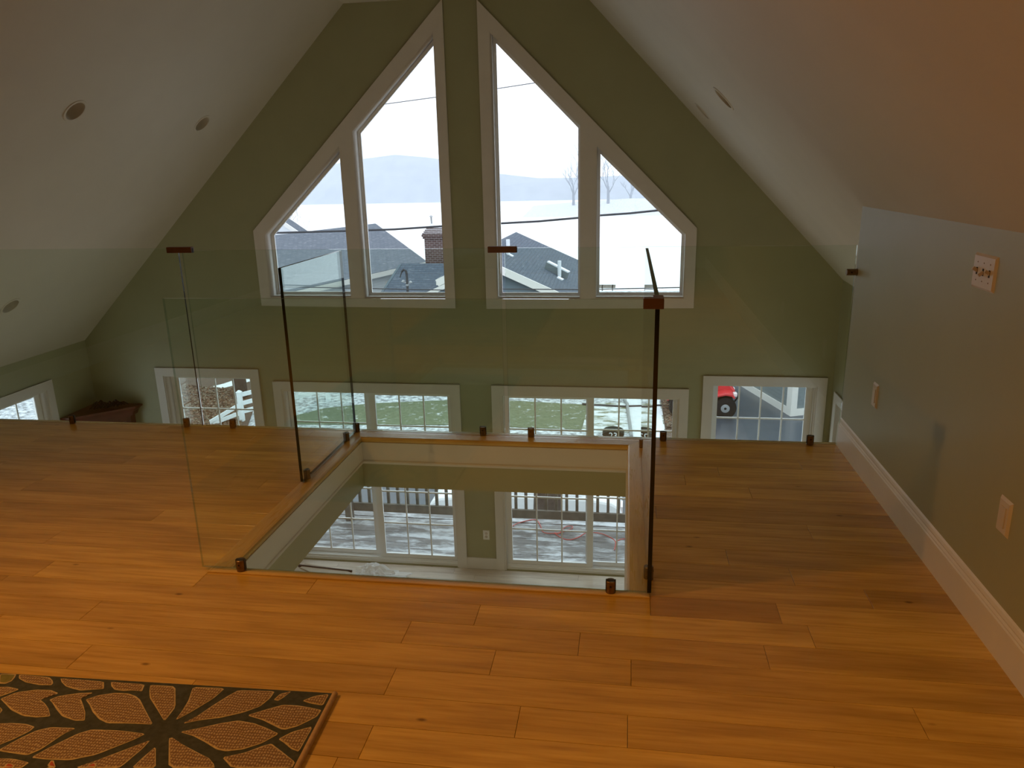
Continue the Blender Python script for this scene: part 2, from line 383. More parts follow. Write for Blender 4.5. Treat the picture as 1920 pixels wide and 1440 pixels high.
# ceilings: flat strip and two slopes with holes for the recessed cans
b = MB(); b.box(-2.75, -.46, YB, YG+WT, ZT, ZT+.12); b.build('ceiling', 'ceil', kind='structure')
CAN_L = [(-3.85, 5.12), (-3.85, 6.78), (-5.40, 5.915)]
CAN_R = [(.595, 5.40), (.595, 6.86)]
CAN_LOFT_R = [(.595, 1.0), (.595, -.6)]; CAN_LOFT_L = [(-3.05, 1.35), (-3.6, -.40)]
aL = math.atan(.986); aR = math.atan(1.052)
CR_ = .082
def circ(u, v, r=CR_, n=28): return [(u+r*math.cos(2*math.pi*k/n), v+r*math.sin(2*math.pi*k/n)) for k in range(n)]
# local u runs down the slope, v = world Y
def mapL(u, v, d): return (-2.735-u*math.cos(aL)-d*math.sin(aL), v, ZT-u*math.sin(aL)+d*math.cos(aL))
def mapR(u, v, d):
    x = -.478+u*math.cos(aR); return (x+d*math.sin(aR), v, sl_R(x, v)+d*math.cos(aR))
uL = lambda x: (-2.735-x)/math.cos(aL); uR = lambda x: (x+.478)/math.cos(aR)
UL, UR = uL(XL)+.12, uR(XR)+.10
for nm, mp, U, cans, y0, y1 in (('ceiling_slope_left', mapL, UL, [(uL(x), y) for x, y in CAN_L], YE, YG+WT), ('ceiling_slope_left_loft', mapL, UL, [(uL(x), y) for x, y in CAN_LOFT_L], YB, YE),
                                ('ceiling_slope_right', mapR, UR, [(uR(x), y) for x, y in CAN_R], YE, YG+WT), ('ceiling_slope_right_loft', mapR, UR, [(uR(x), y) for x, y in CAN_LOFT_R], YB, YE)):
    me = holed(rect(0, U, y0, y1), [circ(*c) for c in cans], 0, .05, mp); link(nm, me, 'ceil', kind='structure')
def can_light(mp, u, v, label, group):
    c = Vector(mp(u, v, 0)); t = thing('recessed_light', label, 'ceiling light', c, group)
    def ring(prof, name, mat):
        bb = MB(); n = 28; base = 0
        for (r, h) in prof:
            for k in range(n):
                a = 2*math.pi*k/n; bb.v.append(tuple(mp(u+r*math.cos(a), v+r*math.sin(a), h)))
        for i in range(len(prof)-1):
            for k in range(n):
                k2 = (k+1) % n; bb.f.append((i*n+k, i*n+k2, (i+1)*n+k2, (i+1)*n+k)); bb.mi.append(0)
        return bb, n
    bb, n = ring([(CR_-.004, .03), (CR_-.004, -.004), (CR_+.004, -.007), (CR_+.014, -.005), (CR_+.018, 0.002)], 'r', 0); bb.build('trim_ring', 'ceil', t, smooth=True)
    bb, n = ring([(CR_-.003, 0.0), (CR_-.006, .07), (CR_-.02, .115)], 'r', 0); bb.build('baffle', 'ceil', t, smooth=True)
    bb, n = ring([(CR_-.018, .11), (.035, .098), (.004, .094)], 'r', 0); bb.f.append(tuple(range(2*n, 3*n))); bb.mi.append(0); bb.build('lamp_face', 'bulb', t, smooth=True)
can_light(mapL, uL(-3.85), 5.12, 'white recessed ceiling light high on the slope, the one away from the gable wall', 'recessed lights')
can_light(mapL, uL(-3.85), 6.78, 'white recessed ceiling light high on the slope above the armoire corner, beside the gable wall', 'recessed lights')
can_light(mapL, uL(-5.40), 5.915, 'white recessed ceiling light low on the slope above the side window', 'recessed lights')
can_light(mapR, uR(.595), 5.40, 'slim-looking recessed ceiling light on the knee wall slope, the one away from the gable wall', 'recessed lights')
can_light(mapR, uR(.595), 6.86, 'slim-looking recessed ceiling light on the knee wall slope beside the gable wall', 'recessed lights')

# loft slab, opening lining
OX0, OX1, OY0, OY1 = -1.530, .016, 2.505, 4.021       # clear opening inside the nosing
me = holed(rect(XL, XR, YB, YE-.02), [rect(OX0-.03, OX1+.03, OY0-.03, OY1+.03)], -.305, -.016, XY)
loft = link('floor', me, 'ceil', kind='structure')
def liner(x0, x1, y0, y1, inner, tag_i):
    pass
for i, (x0, x1, y0, y1) in enumerate(((OX0-.03, OX0-.012, OY0-.03, OY1+.03), (OX1+.012, OX1+.03, OY0-.03, OY1+.03), (OX0-.012, OX1+.012, OY0-.03, OY0-.012), (OX0-.012, OX1+.012, OY1+.012, OY1+.03))):
    b = MB(); b.box(x0, x1, y0, y1, -.31, -.02); b.build('wall_opening_lining', 'green', kind='structure')
# fascia trim boards with a bead, one per side
def fascia(n, face, lo, hi, axis, sgn):
    prof = [(0, -.024), (.0, -.135), (.004, -.138), (.006, -.146), (.002, -.150), (-.004, -.152), (-.004, -.160), (-.012, -.162), (-.012, -.024)]
    la, lb = [], []
    for (o, z) in prof:
        d = face+sgn*o
        la.append((lo, d, z) if axis == 'X' else (d, lo, z)); lb.append((hi, d, z) if axis == 'X' else (d, hi, z))
    b = MB(); b.prism(la, lb); b.build('trim_%d' % n, 'trim', kind='structure')
fascia(1, OY1, OX0-.012, OX1+.012, 'X', -1); fascia(2, OX0, OY0-.012, OY1+.012, 'Y', 1)
fascia(3, OX1, OY0-.012, OY1+.012, 'Y', -1); fascia(4, OY0, OX0-.012, OX1+.012, 'X', 1)

# loft planks
ROWW = .128; Y0R = 2.355
KNOWN = {-1: [-2.4, -.50, .62], -2: [-1.9, -.72, -.135, .457], -3: [-2.2, -.40, .033], -4: [-1.75, -.697, .825], -5: [-1.3, -.284, .023],
         -6: [-1.9, -.686, .55], 0: [-2.3, -1.16, .54], 1: [-2.9, .87], 5: [-3.3, .78], 8: [-3.4, -2.0, .595], 9: [-3.9, -2.71, .3], 10: [-3.2, -2.3, .475], 11: [-3.51, -1.72, .9]}
nose = .085
def plank(x0, x1, y0, y1, parent, mat, z1=0., th=.014, c=.0005):
    b = MB(); g = .0007
    x0 += g; x1 -= g; y0 += g; y1 -= g
    lo = [(x0, y0, z1-th), (x1, y0, z1-th), (x1, y1, z1-th), (x0, y1, z1-th)]
    mi = [(x0, y0, z1-c), (x1, y0, z1-c), (x1, y1, z1-c), (x0, y1, z1-c)]
    tp = [(x0+c, y0+c, z1), (x1-c, y0+c, z1), (x1-c, y1-c, z1), (x0+c, y1-c, z1)]
    b.v = lo+mi+tp
    for base in (0, 4):
        for i in range(4):
            j = (i+1) % 4; b.f.append((base+i, base+j, base+4+j, base+4+i)); b.mi.append(0)
    b.f.append((8, 9, 10, 11)); b.mi.append(0); b.f.append((3, 2, 1, 0)); b.mi.append(0)
    return b.build('plank', mat, parent)
HX0, HX1, HY0, HY1 = OX0-nose, OX1+nose, 2.462, OY1+nose
k = -47
while Y0R+k*ROWW < YE-.03:
    y0 = Y0R+k*ROWW; y1 = min(y0+ROWW, YE-.022)
    if y1 > YB:
        y0c = max(y0, YB)
        js = list(KNOWN.get(k, []))
        if not js:
            x = KL+random.uniform(.5, 1.7)
            while x < KX-.25: js.append(x); x += random.uniform(.75, 2.1)
        xs = [KL]+sorted(js)+[KX]
        for xa, xb in zip(xs[:-1], xs[1:]):
            # cut away the stair opening and its nosing
            if y1 <= HY0 or y0c >= HY1 or xb <= HX0 or xa >= HX1: plank(xa, xb, y0c, y1, loft, 'oak')
            else:
                if xa < HX0: plank(xa, HX0, y0c, y1, loft, 'oak')
                if xb > HX1: plank(HX1, xb, y0c, y1, loft, 'oak')
                if y0c < HY0-.004: plank(max(xa, HX0), min(xb, HX1), y0c, HY0, loft, 'oak')
                if y1 > HY1+.004: plank(max(xa, HX0), min(xb, HX1), HY1, y1, loft, 'oak')
    k += 1
# loft edge nosing and mitred nosing frame around the opening
def nosing(a_in, b_in, a_out, b_out, name, mat):
    """board between an inner (rounded) edge a_in-b_in and an outer edge a_out-b_out"""
    a_in, b_in, a_out, b_out = map(Vector, (a_in, b_in, a_out, b_out))
    la, lb = [], []
    for t, z in ((1, -.010), (1, .004), (.97, .006), (.14, .006), (.05, .003), (0, -.005), (0, -.015), (.05, -.023), (.15, -.026), (.2, -.010)):
        la.append((*(a_in+(a_out-a_in)*t), z)); lb.append((*(b_in+(b_out-b_in)*t), z))
    bb = MB(); bb.prism(la, lb); return bb.build(name, mat, kind='structure')
nosing((OX0, OY1), (OX1, OY1), (HX0, HY1), (HX1, HY1), 'trim_5', 'oak_nose'); nosing((OX0, OY0), (OX1, OY0), (HX0, HY0), (HX1, HY0), 'trim_6', 'oak_nose')
nosing((OX0, OY0), (OX0, OY1), (HX0, HY0), (HX0, HY1), 'trim_7', 'oak_nose_y'); nosing((OX1, OY0), (OX1, OY1), (HX1, HY0), (HX1, HY1), 'trim_8', 'oak_nose_y')
b = MB(); b.prism([(KL, YE-.022, -.014), (KL, YE-.022, .001), (KL, YE+.012, .001), (KL, YE+.02, -.006), (KL, YE+.02, -.018), (KL, YE+.012, -.026), (KL, YE-.02, -.026)],
                  [(KX+.005, YE-.022, -.014), (KX+.005, YE-.022, .001), (KX+.005, YE+.012, .001), (KX+.005, YE+.02, -.006), (KX+.005, YE+.02, -.018), (KX+.005, YE+.012, -.026), (KX+.005, YE-.02, -.026)])
b.build('trim_9', 'oak_nose', kind='structure')
b = MB(); b.box(XL, XR, YE-.02, YE-.004, -.31, -.02); b.build('trim_10', 'trim', kind='structure')
# baseboards
def baseboard(name, x, sgn, y0, y1):
    prof = [(0, 0), (.016, 0), (.016, .118), (.013, .124), (.013, .128), (.009, .136), (.010, .141), (.006, .152), (.0, .158)]
    bb = MB(); bb.prism([(x-sgn*o, y0, z) for o, z in prof], [(x-sgn*o, y1, z) for o, z in prof]); bb.build(name, 'trim', kind='structure')
baseboard('baseboard_right', KX, 1, YB, YE-.015); baseboard('baseboard_left', KL, -1, YB, YE-.015)

# lower floor: slab and pale planks near the doors
b = MB(); b.box(XL, XR, YB, YG+WT, ZF-.2, ZF-.014); low = b.build('floor_lower', 'oak_low', kind='structure')
rr = random.Random(3)
yy = YG-.02; row = 0
while yy > 4.9:
    x = XL+rr.uniform(.2, 1.2); xs = [XL]
    while x < XR-.3: xs.append(x); x += rr.uniform(.6, 1.9)
    xs.append(XR)
    for xa, xb in zip(xs[:-1], xs[1:]): plank(xa, xb, yy-ROWW, yy, low, 'oak_low', ZF)
    yy -= ROWW; row += 1
b = MB(); b.box(XL, XR, YB, yy, ZF-.014, ZF-.001); b.build('floor_boards', 'oak_low', low)

# ------------------------------------------------------------------ windows and doors of the gable wall
def framed_light(parent, op, idx):
    i1 = inset(op, .012); i2 = inset(op, .032); i3 = inset(op, .040)
    link('jamb', holed(inset(op, -.001), [i1], YG-.012, YG+.195, XZ), 'trim', parent)
    link('sash', holed(i1, [i2], YG+.135, YG+.185, XZ), 'vinyl', parent)
    link('glazing_stop', holed(i2, [i3], YG+.145, YG+.175, XZ), 'vinyl', parent)
    link('pane', holed(inset(op, .036), [], YG+.157, YG+.163, XZ), 'pane', parent)
w1 = thing('window_1', 'tall gable window pair rising to the ridge, chimney view, white casing', 'window', (-2.8, YG, .13), kind='structure')
w2 = thing('window_2', 'tall gable window pair rising to the ridge, lake view, white casing', 'window', (-.4, YG, .13), kind='structure')
framed_light(w1, LL, 0); framed_light(w1, LS, 1); framed_light(w2, RL, 0); framed_light(w2, RS, 1)
link('casing', holed([(-3.905, .148), (-1.765, .126), (-1.765, 3.052), (-3.905, .943)], [inset(LL, .006), inset(LS, .006)], YG-.02, YG, XZ), 'trim', w1)
link('casing', holed([(-1.436, .122), (.653, .137), (.653, .918), (-1.436, 3.03)], [inset(RL, .006), inset(RS, .006)], YG-.02, YG, XZ), 'trim', w2)

def muntins(parent, x0, x1, z0, z1, vx, hz, y, mat='vinyl', w=.016):
    for x in vx:
        bb = MB(); bb.box(x-w/2, x+w/2, y-.006, y+.006, z0, z1); bb.build('muntin', mat, parent)
    for z in hz:
        bb = MB(); bb.box(x0, x1, y-.0065, y+.0065, z-w/2, z+w/2); bb.build('muntin', mat, parent)
def sash(parent, name, outer, glass, y, depth=.035, mat='vinyl'):
    o = link(name, holed(rect(*outer), [rect(*glass)], y-depth/2, y+depth/2, XZ), mat, parent)
    return o
def casing(parent, op, name='casing', w=.088, to=XZ, d0=YG-.02, d1=YG, floor=False, extra=None):
    x0, x1 = op[0][0], op[1][0]; z0, z1 = op[0][1], op[2][1]
    if floor: link(name, holed([(x0-w, z0), (x0+.004, z0), (x0+.004, z1-.004), (x1-.004, z1-.004), (x1-.004, z0), (x1+w, z0), (x1+w, z1+w), (x0-w, z1+w)], [], d0, d1, to), 'trim', parent)
    else: link(name, holed(rect(x0-w, x1+w, z0-w, z1+w), [rect(x0+.004, x1-.004, z0+.004, z1-.004)], d0, d1, to), 'trim', parent)
def slider(name, op, front_x, back_x, label):
    """front_x/back_x: glass X range of the room-side and outer panels"""
    x0, x1 = op[0][0], op[1][0]; z1 = op[2][1]
    t = thing(name, label, 'sliding door', ((x0+x1)/2, YG, ZF), kind='structure')
    casing(t, op, floor=True)
    link('jamb', holed([(x0-.001, ZF), (x0+.025, ZF), (x0+.025, z1-.025), (x1-.025, z1-.025), (x1-.025, ZF), (x1+.001, ZF), (x1+.001, z1+.001), (x0-.001, z1+.001)], [], YG-.01, YG+.168, XZ), 'trim', t)
    b = MB(); b.box(x0, x1, YG+.02, YG+.19, ZF, ZF+.03); b.box(x0, x1, YG+.035, YG+.045, ZF+.03, ZF+.055); b.box(x0, x1, YG+.088, YG+.098, ZF+.03, ZF+.05); b.box(x0, x1, YG+.16, YG+.19, ZF+.03, ZF+.045); b.build('sill', 'vinyl', t)
    zg0, zg1 = -2.795, -.855
    for nm, (ga, gb), y in (('door_panel_front', front_x, YG+.07), ('door_panel_back', back_x, YG+.125)):
        p_ = sash(t, 'door_panel', (ga-.068, gb+.068, ZF+.032, z1-.026), (ga, gb, zg0, zg1), y)
        bb = MB(); bb.box(ga-.01, gb+.01, y-.003, y+.003, zg0-.01, zg1+.01); bb.build('pane', 'pane', p_)
        w = (gb-ga)/3; muntins(p_, ga, gb, zg0, zg1, [ga+w, ga+2*w], [-1.215, -1.61, -2.010, -2.405], y+.006)
    return t
slider('door_1', SLD_L, (-2.740, -1.915), (-3.722, -2.875), 'white sliding glass door with grids, snowed lawn and road behind it')
slider('door_2', SLD_R, (-1.238, -.395), (-.345, .495), 'white sliding glass door with grids, orange cord on the deck behind it')
def hung(name, op, gx, ztop, zm, cols, label):
    x0, x1 = op[0][0], op[1][0]; z0, z1 = op[0][1], op[2][1]
    t = thing(name, label, 'window', ((x0+x1)/2, YG, z0), kind='structure'); casing(t, op)
    link('jamb', holed(rect(x0-.001, x1+.001, z0-.001, z1+.001), [rect(x0+.016, x1-.016, z0+.016, z1-.016)], YG-.01, YG+.168, XZ), 'trim', t)
    mid = (ztop+z0)/2
    for (ga, gb, y) in ((mid+.02, ztop, YG+.125), (z0+.07, mid-.02, YG+.085)):
        p_ = sash(t, 'sash', (x0+.016, x1-.016, ga-.045, gb+.045 if gb == ztop else gb+.03), (gx[0], gx[1], ga, gb), y)
        bb = MB(); bb.box(gx[0]-.01, gx[1]+.01, y-.003, y+.003, ga-.01, gb+.01); bb.build('pane', 'pane', p_)
        muntins(p_, gx[0], gx[1], ga, gb, [gx[0]+(gx[1]-gx[0])*i/cols for i in range(1, cols)], [(ga+gb)/2 if gb != ztop else zm], y+.006)
    return t
hung('window_3', WIN_L, (-5.098, -4.215), -.715, -1.087, 4, 'white gridded window beside the corner armoire, leaf bank behind it')
hung('window_4', WIN_R, (.945, 1.818), -.693, -1.045, 4, 'white gridded window beside the knee wall side, driveway behind it')
def side_window(name, op, X, sgn, label):
    y0, y1 = op[0][0], op[1][0]; z0, z1 = op[0][1], op[2][1]
    t = thing(name, label, 'window', (X, (y0+y1)/2, z0), kind='structure')
    w = .088
    d = sorted((X, X+sgn*.02))
    link('casing', holed(rect(y0-w, y1+w, z0-w, z1+w), [rect(y0+.004, y1-.004, z0+.004, z1-.004)], d[0], d[1], YZ), 'trim', t)
    d = sorted((X+sgn*.01, X-sgn*.168))
    link('jamb', holed(rect(y0-.001, y1+.001, z0-.001, z1+.001), [rect(y0+.016, y1-.016, z0+.016, z1-.016)], d[0], d[1], YZ), 'trim', t)
    d = sorted((X-sgn*.08, X-sgn*.12)); g = rect(y0+.075, y1-.075, z0+.08, z1-.06)
    s_ = link('sash', holed(rect(y0+.014, y1-.014, z0+.014, z1-.014), [g], d[0], d[1], YZ), 'vinyl', t)
    bb = MB(); bb.box(X-sgn*.1-.003, X-sgn*.1+.003, y0+.06, y1-.06, z0+.06, z1-.05); bb.build('pane', 'pane', s_)
    for i in range(1, 4):
        yv = y0+.075+(y1-y0-.15)*i/4; bb = MB(); bb.box(X-sgn*.1-.006, X-sgn*.1+.006, yv-.008, yv+.008, z0+.06, z1-.05); bb.build('muntin', 'vinyl', s_)
    for i in range(1, 4):
        zv = z0+.08+(z1-z0-.14)*i/4; bb = MB(); bb.box(X-sgn*.1-.006, X-sgn*.1+.006, y0+.06, y1-.06, zv-.008, zv+.008); bb.build('muntin', 'vinyl', s_)
side_window('window_5', WSL, XL, 1, 'white gridded window in the long side wall near the armoire')
side_window('window_6', WSR, XR, -1, 'white cased window in the side wall behind the knee wall')
# lower baseboards on the gable wall
for i, (xa, xb) in enumerate(((-1.757, -1.413), (XL, -3.883), (.643, XR))):
    b = MB(); b.box(xa, xb, YG-.016, YG, ZF, ZF+.14); b.build('baseboard_front', 'trim', kind='structure')

# ------------------------------------------------------------------ glass railing
GT = .012; GH = 1.085
def panel(label, x0, x1, y0, y1, z0, z1, clamps, group=None, edge='edge_painted_lit', painted_dark_end=None):
    t = thing('glass_panel', label, 'glass railing', ((x0+x1)/2, (y0+y1)/2, 0), group)
    b = MB(); b.box(x0, x1, y0, y1, z0, z1)
    along_x = (x1-x0) > (y1-y0)
    me = b.mesh('pane')
    for pg in me.polygons:
        n = pg.normal; pg.material_index = 0 if abs(n.y if along_x else n.x) > .5 else (2 if painted_dark_end and n.x*painted_dark_end > .5 else 1)
    link('pane', me, ['rail_glass', edge, 'edge'], t)
    for (cx, cy) in clamps:
        n = 24; r = .018; hh = .052
        bb = MB(); bb.lathe([(.019, 0), (.019, .003), (r, .004), (r, hh-.002), (r-.002, hh)], (cx, cy, .002), 'Z', n)
        c = bb.build('clamp', 'bronze', t, smooth=True)
        bb = MB(); bb.box(*((cx-.0185, cx+.0185, cy-.0068, cy+.0068) if along_x else (cx-.0068, cx+.0068, cy-.0185, cy+.0185)), z0-.002, .0545); bb.build('slot', 'dark', c)
        bb = MB()
        if along_x: bb.lathe([(.004, 0), (.004, -.0015)], (cx, cy-r+.0005, .036), 'Y', 10)
        else: bb.lathe([(.004, 0), (.004, .0015)], (cx+r-.0005, cy, .036), 'X', 10)
        bb.build('set_screw', 'dark', c)
    return t
YP = YE-.035
pl = panel('long glass railing panel at the loft edge, on the armoire side', KL+.02, -2.598, YP-.006, YP+.006, .012, GH+.02, [(-3.497, YP), (-2.706, YP)], painted_dark_end=1)
pm = panel('wide glass railing panel at the loft edge behind the floor opening', -2.574, -.692, YP-.006, YP+.006, .012, GH+.005, [(-2.397, YP), (-1.60, YP), (-.823, YP)])
pr = panel('glass railing panel at the loft edge meeting the knee wall', -.668, KX-.012, YP-.006, YP+.006, .012, GH+.005, [(-.539, YP), (.216, YP), (1.012, YP)])
YN = 2.484
pn = panel('wide glass railing panel along the floor opening, facing the rug', -1.645, .088, YN-.006, YN+.006, .014, GH, [(-1.482, YN), (-.04, YN)])
ps = panel('glass railing panel on the knee wall side of the floor opening', .0905, .1055, YN-.006, YP-.02, .014, GH, [(.098, 2.60), (.098, 4.00)], edge='edge')
pw = panel('short glass railing panel on the armoire side of the floor opening', -1.6075, -1.5925, 3.335, YP-.02, .014, GH, [(-1.60, 3.40), (-1.60, 3.965)], edge='edge')
def top_clip(parent, xc, y, z, half, label=None):
    b = MB(); b.box(xc-half, xc+half, y-.017, y+.017, z-.030, z+.004); c = b.build('top_clip', 'copper', parent, bevel=.003)
    b = MB(); b.box(xc-half-.001, xc+half+.001, y-.0068, y+.0068, z-.0295, z-.004); b.build('channel', 'dark', c)
top_clip(pl, -2.586, YP, GH+.022, .078); top_clip(pm, -.680, YP, GH+.010, .080)
b = MB(); b.box(.052, .118, YN-.018, YN+.018, GH-.030, GH+.005); b.box(.084, .118, YN+.018, YN+.06, GH-.030, GH+.005); b.build('corner_clip', 'copper', pn, bevel=.002)
q = onX(1600, 507, KX)
b = MB(); b.lathe([(.019, 0), (.019, -.004), (.017, -.005), (.017, -.050), (.015, -.052)], (KX, YP, q.z), 'X', 20); wb = b.build('wall_clamp', 'bronze', pr, smooth=True)
b = MB(); b.lathe([(.004, 0), (.004, -.0015)], (KX-.03, YP-.0168, q.z), 'Y', 10); b.build('set_screw', 'dark', wb)

# ------------------------------------------------------------------ wall plates
def plate(label, yc, zc, wy, hz, kind, cat):
    t = thing('switch_plate' if kind == 'switch' else 'outlet_plate', label, cat, (KX, yc, zc), 'wall plates' if kind != 'switch' else None)
    b = MB(); a, h = wy/2, hz/2
    lo = [(KX, yc-a, zc-h), (KX, yc+a, zc-h), (KX, yc+a, zc+h), (KX, yc-a, zc+h)]; s = .008
    hi = [(KX-.007, yc-a+s, zc-h+s), (KX-.007, yc+a-s, zc-h+s), (KX-.007, yc+a-s, zc+h-s), (KX-.007, yc-a+s, zc+h-s)]
    b.hexa(lo+hi); b.build('cover', 'plate', t)
    if kind == 'switch':
        for i in (-1, 0, 1):
            y = yc+i*.046
            b = MB(); b.box(KX-.0078, KX-.006, y-.005, y+.005, zc-.012, zc+.012); b.build('slot', 'dark', t)
            b = MB(); up = 1 if i != 0 else -1
            b.bar((KX-.006, y, zc), (KX-.021, y, zc+.010*up), .008, .011); b.build('toggle', 'plate', t)
            for sz in (-.03, .03):
                b = MB(); b.lathe([(.003, 0), (.002, -.0012)], (KX-.0068, y, zc+sz), 'X', 10); b.build('screw', 'bronze', t)
    else:
        b = MB(); b.box(KX-.010, KX-.006, yc-.0165, yc+.0165, zc-.0335, zc+.0335); b.build('receptacle', 'plate', t)
plate('ivory three-gang switch plate with toggles high on the knee wall', 2.715, 1.138, .165, .117, 'switch', 'switch plate')
plate('ivory outlet plate on the knee wall near the glass railing', 3.645, .435, .072, .118, 'outlet', 'wall plate')
plate('ivory outlet plate on the knee wall below the switch plate', 2.345, .432, .075, .118, 'outlet', 'wall plate')
t = thing('outlet_plate', 'white outlet plate on the green pier between the sliding doors', 'wall plate', (-1.525, YG, -2.466), 'wall plates')
b = MB(); b.hexa([(-1.562, YG, -2.523), (-1.488, YG, -2.523), (-1.488, YG, -2.408), (-1.562, YG, -2.408), (-1.557, YG-.006, -2.518), (-1.493, YG-.006, -2.518), (-1.493, YG-.006, -2.413), (-1.557, YG-.006, -2.413)]); b.build('cover', 'vinyl', t)
for z in (-2.486, -2.446):
    b = MB(); b.lathe([(.016, 0), (.015, -.002)], (-1.525, YG-.006, z), 'Y', 14); rc = b.build('receptacle', 'plate', t)

# ------------------------------------------------------------------ rug
RZ = .009
t = thing('area_rug', 'charcoal and tan area rug with leaf and flower pattern on the oak planks', 'rug', (-1.6, 1.2, 0))
c0 = onZ(628, 1300, RZ); c1 = onZ(0, 1262, RZ)
rdx = Vector((c0.x-c1.x, c0.y-c1.y)).normalized()
c0 = Vector((c0.x, c0.y)); rdy = Vector((rdx.y, -rdx.x))
def rp(u, v, z=0): q = c0-rdx*u+rdy*v; return Vector((q.x, q.y, z))
b = MB(); b.prism([rp(0, 0, .0), rp(1.3, 0, .0), rp(1.3, 2.3, .0), rp(0, 2.3, .0)], [rp(0, 0, RZ), rp(1.3, 0, RZ), rp(1.3, 2.3, RZ), rp(0, 2.3, RZ)]); b.build('pile', 'rug_base', t)
b = MB(); b.tube([rp(.0, -.002, .007), rp(.0, 2.3, .007)], .0085, 10); b.build('binding', 'rug_bind', t, smooth=True)
def Zp(x, y): return (x*330/1920, 1230+y*330/1920)                 # first rug close-up
def Zq(x, y): return (300+x*340/1920, 1270+y*340/1920)             # second rug close-up
cells = [
 ('t', Zp, [(210,205),(540,235),(575,270),(580,300),(560,320),(430,318),(280,288),(205,245)]),
 ('t', Zp, [(660,245),(1135,282),(1135,360),(1010,368),(880,378),(800,360),(715,330),(672,285)]),
 ('t', Zp, [(1210,285),(1580,312),(1550,388),(1450,375),(1340,382),(1250,368),(1215,330)]),
 ('t', Zp, [(1640,318),(1915,335),(1915,560),(1795,715),(1700,560),(1635,460),(1630,390)]),
 ('t', Zp, [(5,470),(180,400),(400,370),(560,375),(640,410),(440,480),(490,520),(530,575),(550,660),(400,672),(250,655),(120,590),(55,520)]),
 ('t', Zp, [(540,480),(640,440),(860,408),(1020,402),(880,465),(910,540),(932,620),(925,705),(820,708),(680,660),(620,590),(570,510)]),
 ('t', Zp, [(935,478),(1080,430),(1260,405),(1400,412),(1480,440),(1530,480),(1590,600),(1670,750),(1450,738),(1170,735),(1080,690),(1010,610),(975,530)]),
 ('t', Zp, [(-30,740),(140,735),(290,745),(380,775),(330,820),(150,910),(0,970),(-30,985)]),
 ('t', Zp, [(0,1020),(220,900),(400,815),(560,780),(830,790),(700,850),(450,1020),(300,1085),(150,1065),(0,1040)]),
 ('t', Zp, [(340,1110),(560,990),(850,850),(1000,805),(1300,815),(1590,852),(1450,920),(1050,1080),(760,1140),(500,1130)]),
 ('t', Zp, [(820,1222),(1060,1140),(1350,1030),(1640,920),(1560,1010),(1360,1180),(1300,1222)]),
 ('t', Zp, [(1440,1222),(1560,1110),(1700,990),(1700,1222)]),
 ('o', Zp, [(0,200),(180,200),(160,240),(130,275),(60,305),(-20,300)]),
 ('t', Zp, [(-20,340),(100,340),(210,365),(100,410),(-20,450)]),
 ('o', Zp, [(-20,540),(30,590),(-10,640)]),
 ('t', Zp, [(-20,1120),(150,1125),(320,1165),(240,1222),(-20,1222)]),
 ('r', Zp, [(40,1222),(80,1180),(140,1185),(165,1222)]), ('r', Zp, [(520,1200),(560,1150),(590,1150),(610,1222),(540,1222)]), ('r', Zp, [(940,1215),(1030,1172),(1055,1195),(1050,1222)]),
 ('t', Zq, [(350,105),(690,118),(560,230),(330,370),(165,455),(240,350),(300,250)]),
 ('t', Zq, [(830,140),(1215,150),(1170,220),(1060,310),(880,375),(640,430),(420,455),(240,492),(400,410),(560,300),(720,200)]),
 ('t', Zq, [(1205,240),(1270,180),(1390,150),(1310,215),(1250,250)]),
 ('t', Zq, [(1510,250),(1640,200),(1790,180),(1725,300),(1600,280)]),
 ('t', Zq, [(925,405),(1100,350),(1300,295),(1450,300),(1600,325),(1710,350),(1660,420),(1460,520),(1330,555),(1280,550),(1180,500),(1080,450)]),
 ('t', Zq, [(215,580),(420,540),(640,490),(830,460),(1000,490),(1130,540),(1260,600),(1080,700),(880,765),(700,785),(600,765),(480,690),(350,620)]),
 ('t', Zq, [(1255,655),(1400,580),(1620,520),(1470,790),(1390,760),(1320,700)]),
 ('t', Zq, [(660,850),(900,800),(1100,725),(1180,705),(1280,780),(1430,900),(1400,960),(760,960)]),
 ('t', Zq, [(95,650),(130,640),(250,720),(420,810),(520,860),(570,920),(580,960),(90,960)]),
]
matk = {'t': 'rug_tan', 'o': 'rug_olive', 'r': 'rug_red'}
ml0, ml1 = onZ(0, 1440, RZ), onZ(640, 1440, RZ)
def mirror(q):
    a = Vector((ml0.x, ml0.y, 0)); d = Vector((ml1.x-ml0.x, ml1.y-ml0.y, 0)).normalized(); v = Vector((q.x, q.y, 0))-a
    m_ = a+d*(2*v.dot(d))-v; return Vector((m_.x, m_.y, q.z))
jobs = [(kd, [onZ(*fz(*q), RZ) for q in pts]) for kd, fz, pts in cells]
base_jobs = list(jobs)
jobs += [(kd, [mirror(q) for q in w]) for kd, w in base_jobs]
ml0, ml1 = onZ(-6, 1262, RZ), onZ(-6, 1440, RZ)
for kd, w in base_jobs:
    mw = [mirror(q) for q in w]
    if max((Vector((q.x, q.y))-c0).dot(rdy) for q in mw) < .36 and max((c0-Vector((q.x, q.y))).dot(rdx) for q in mw) < 1.29 and min((c0-Vector((q.x, q.y))).dot(rdx) for q in mw) > .9: jobs.append((kd, mw))
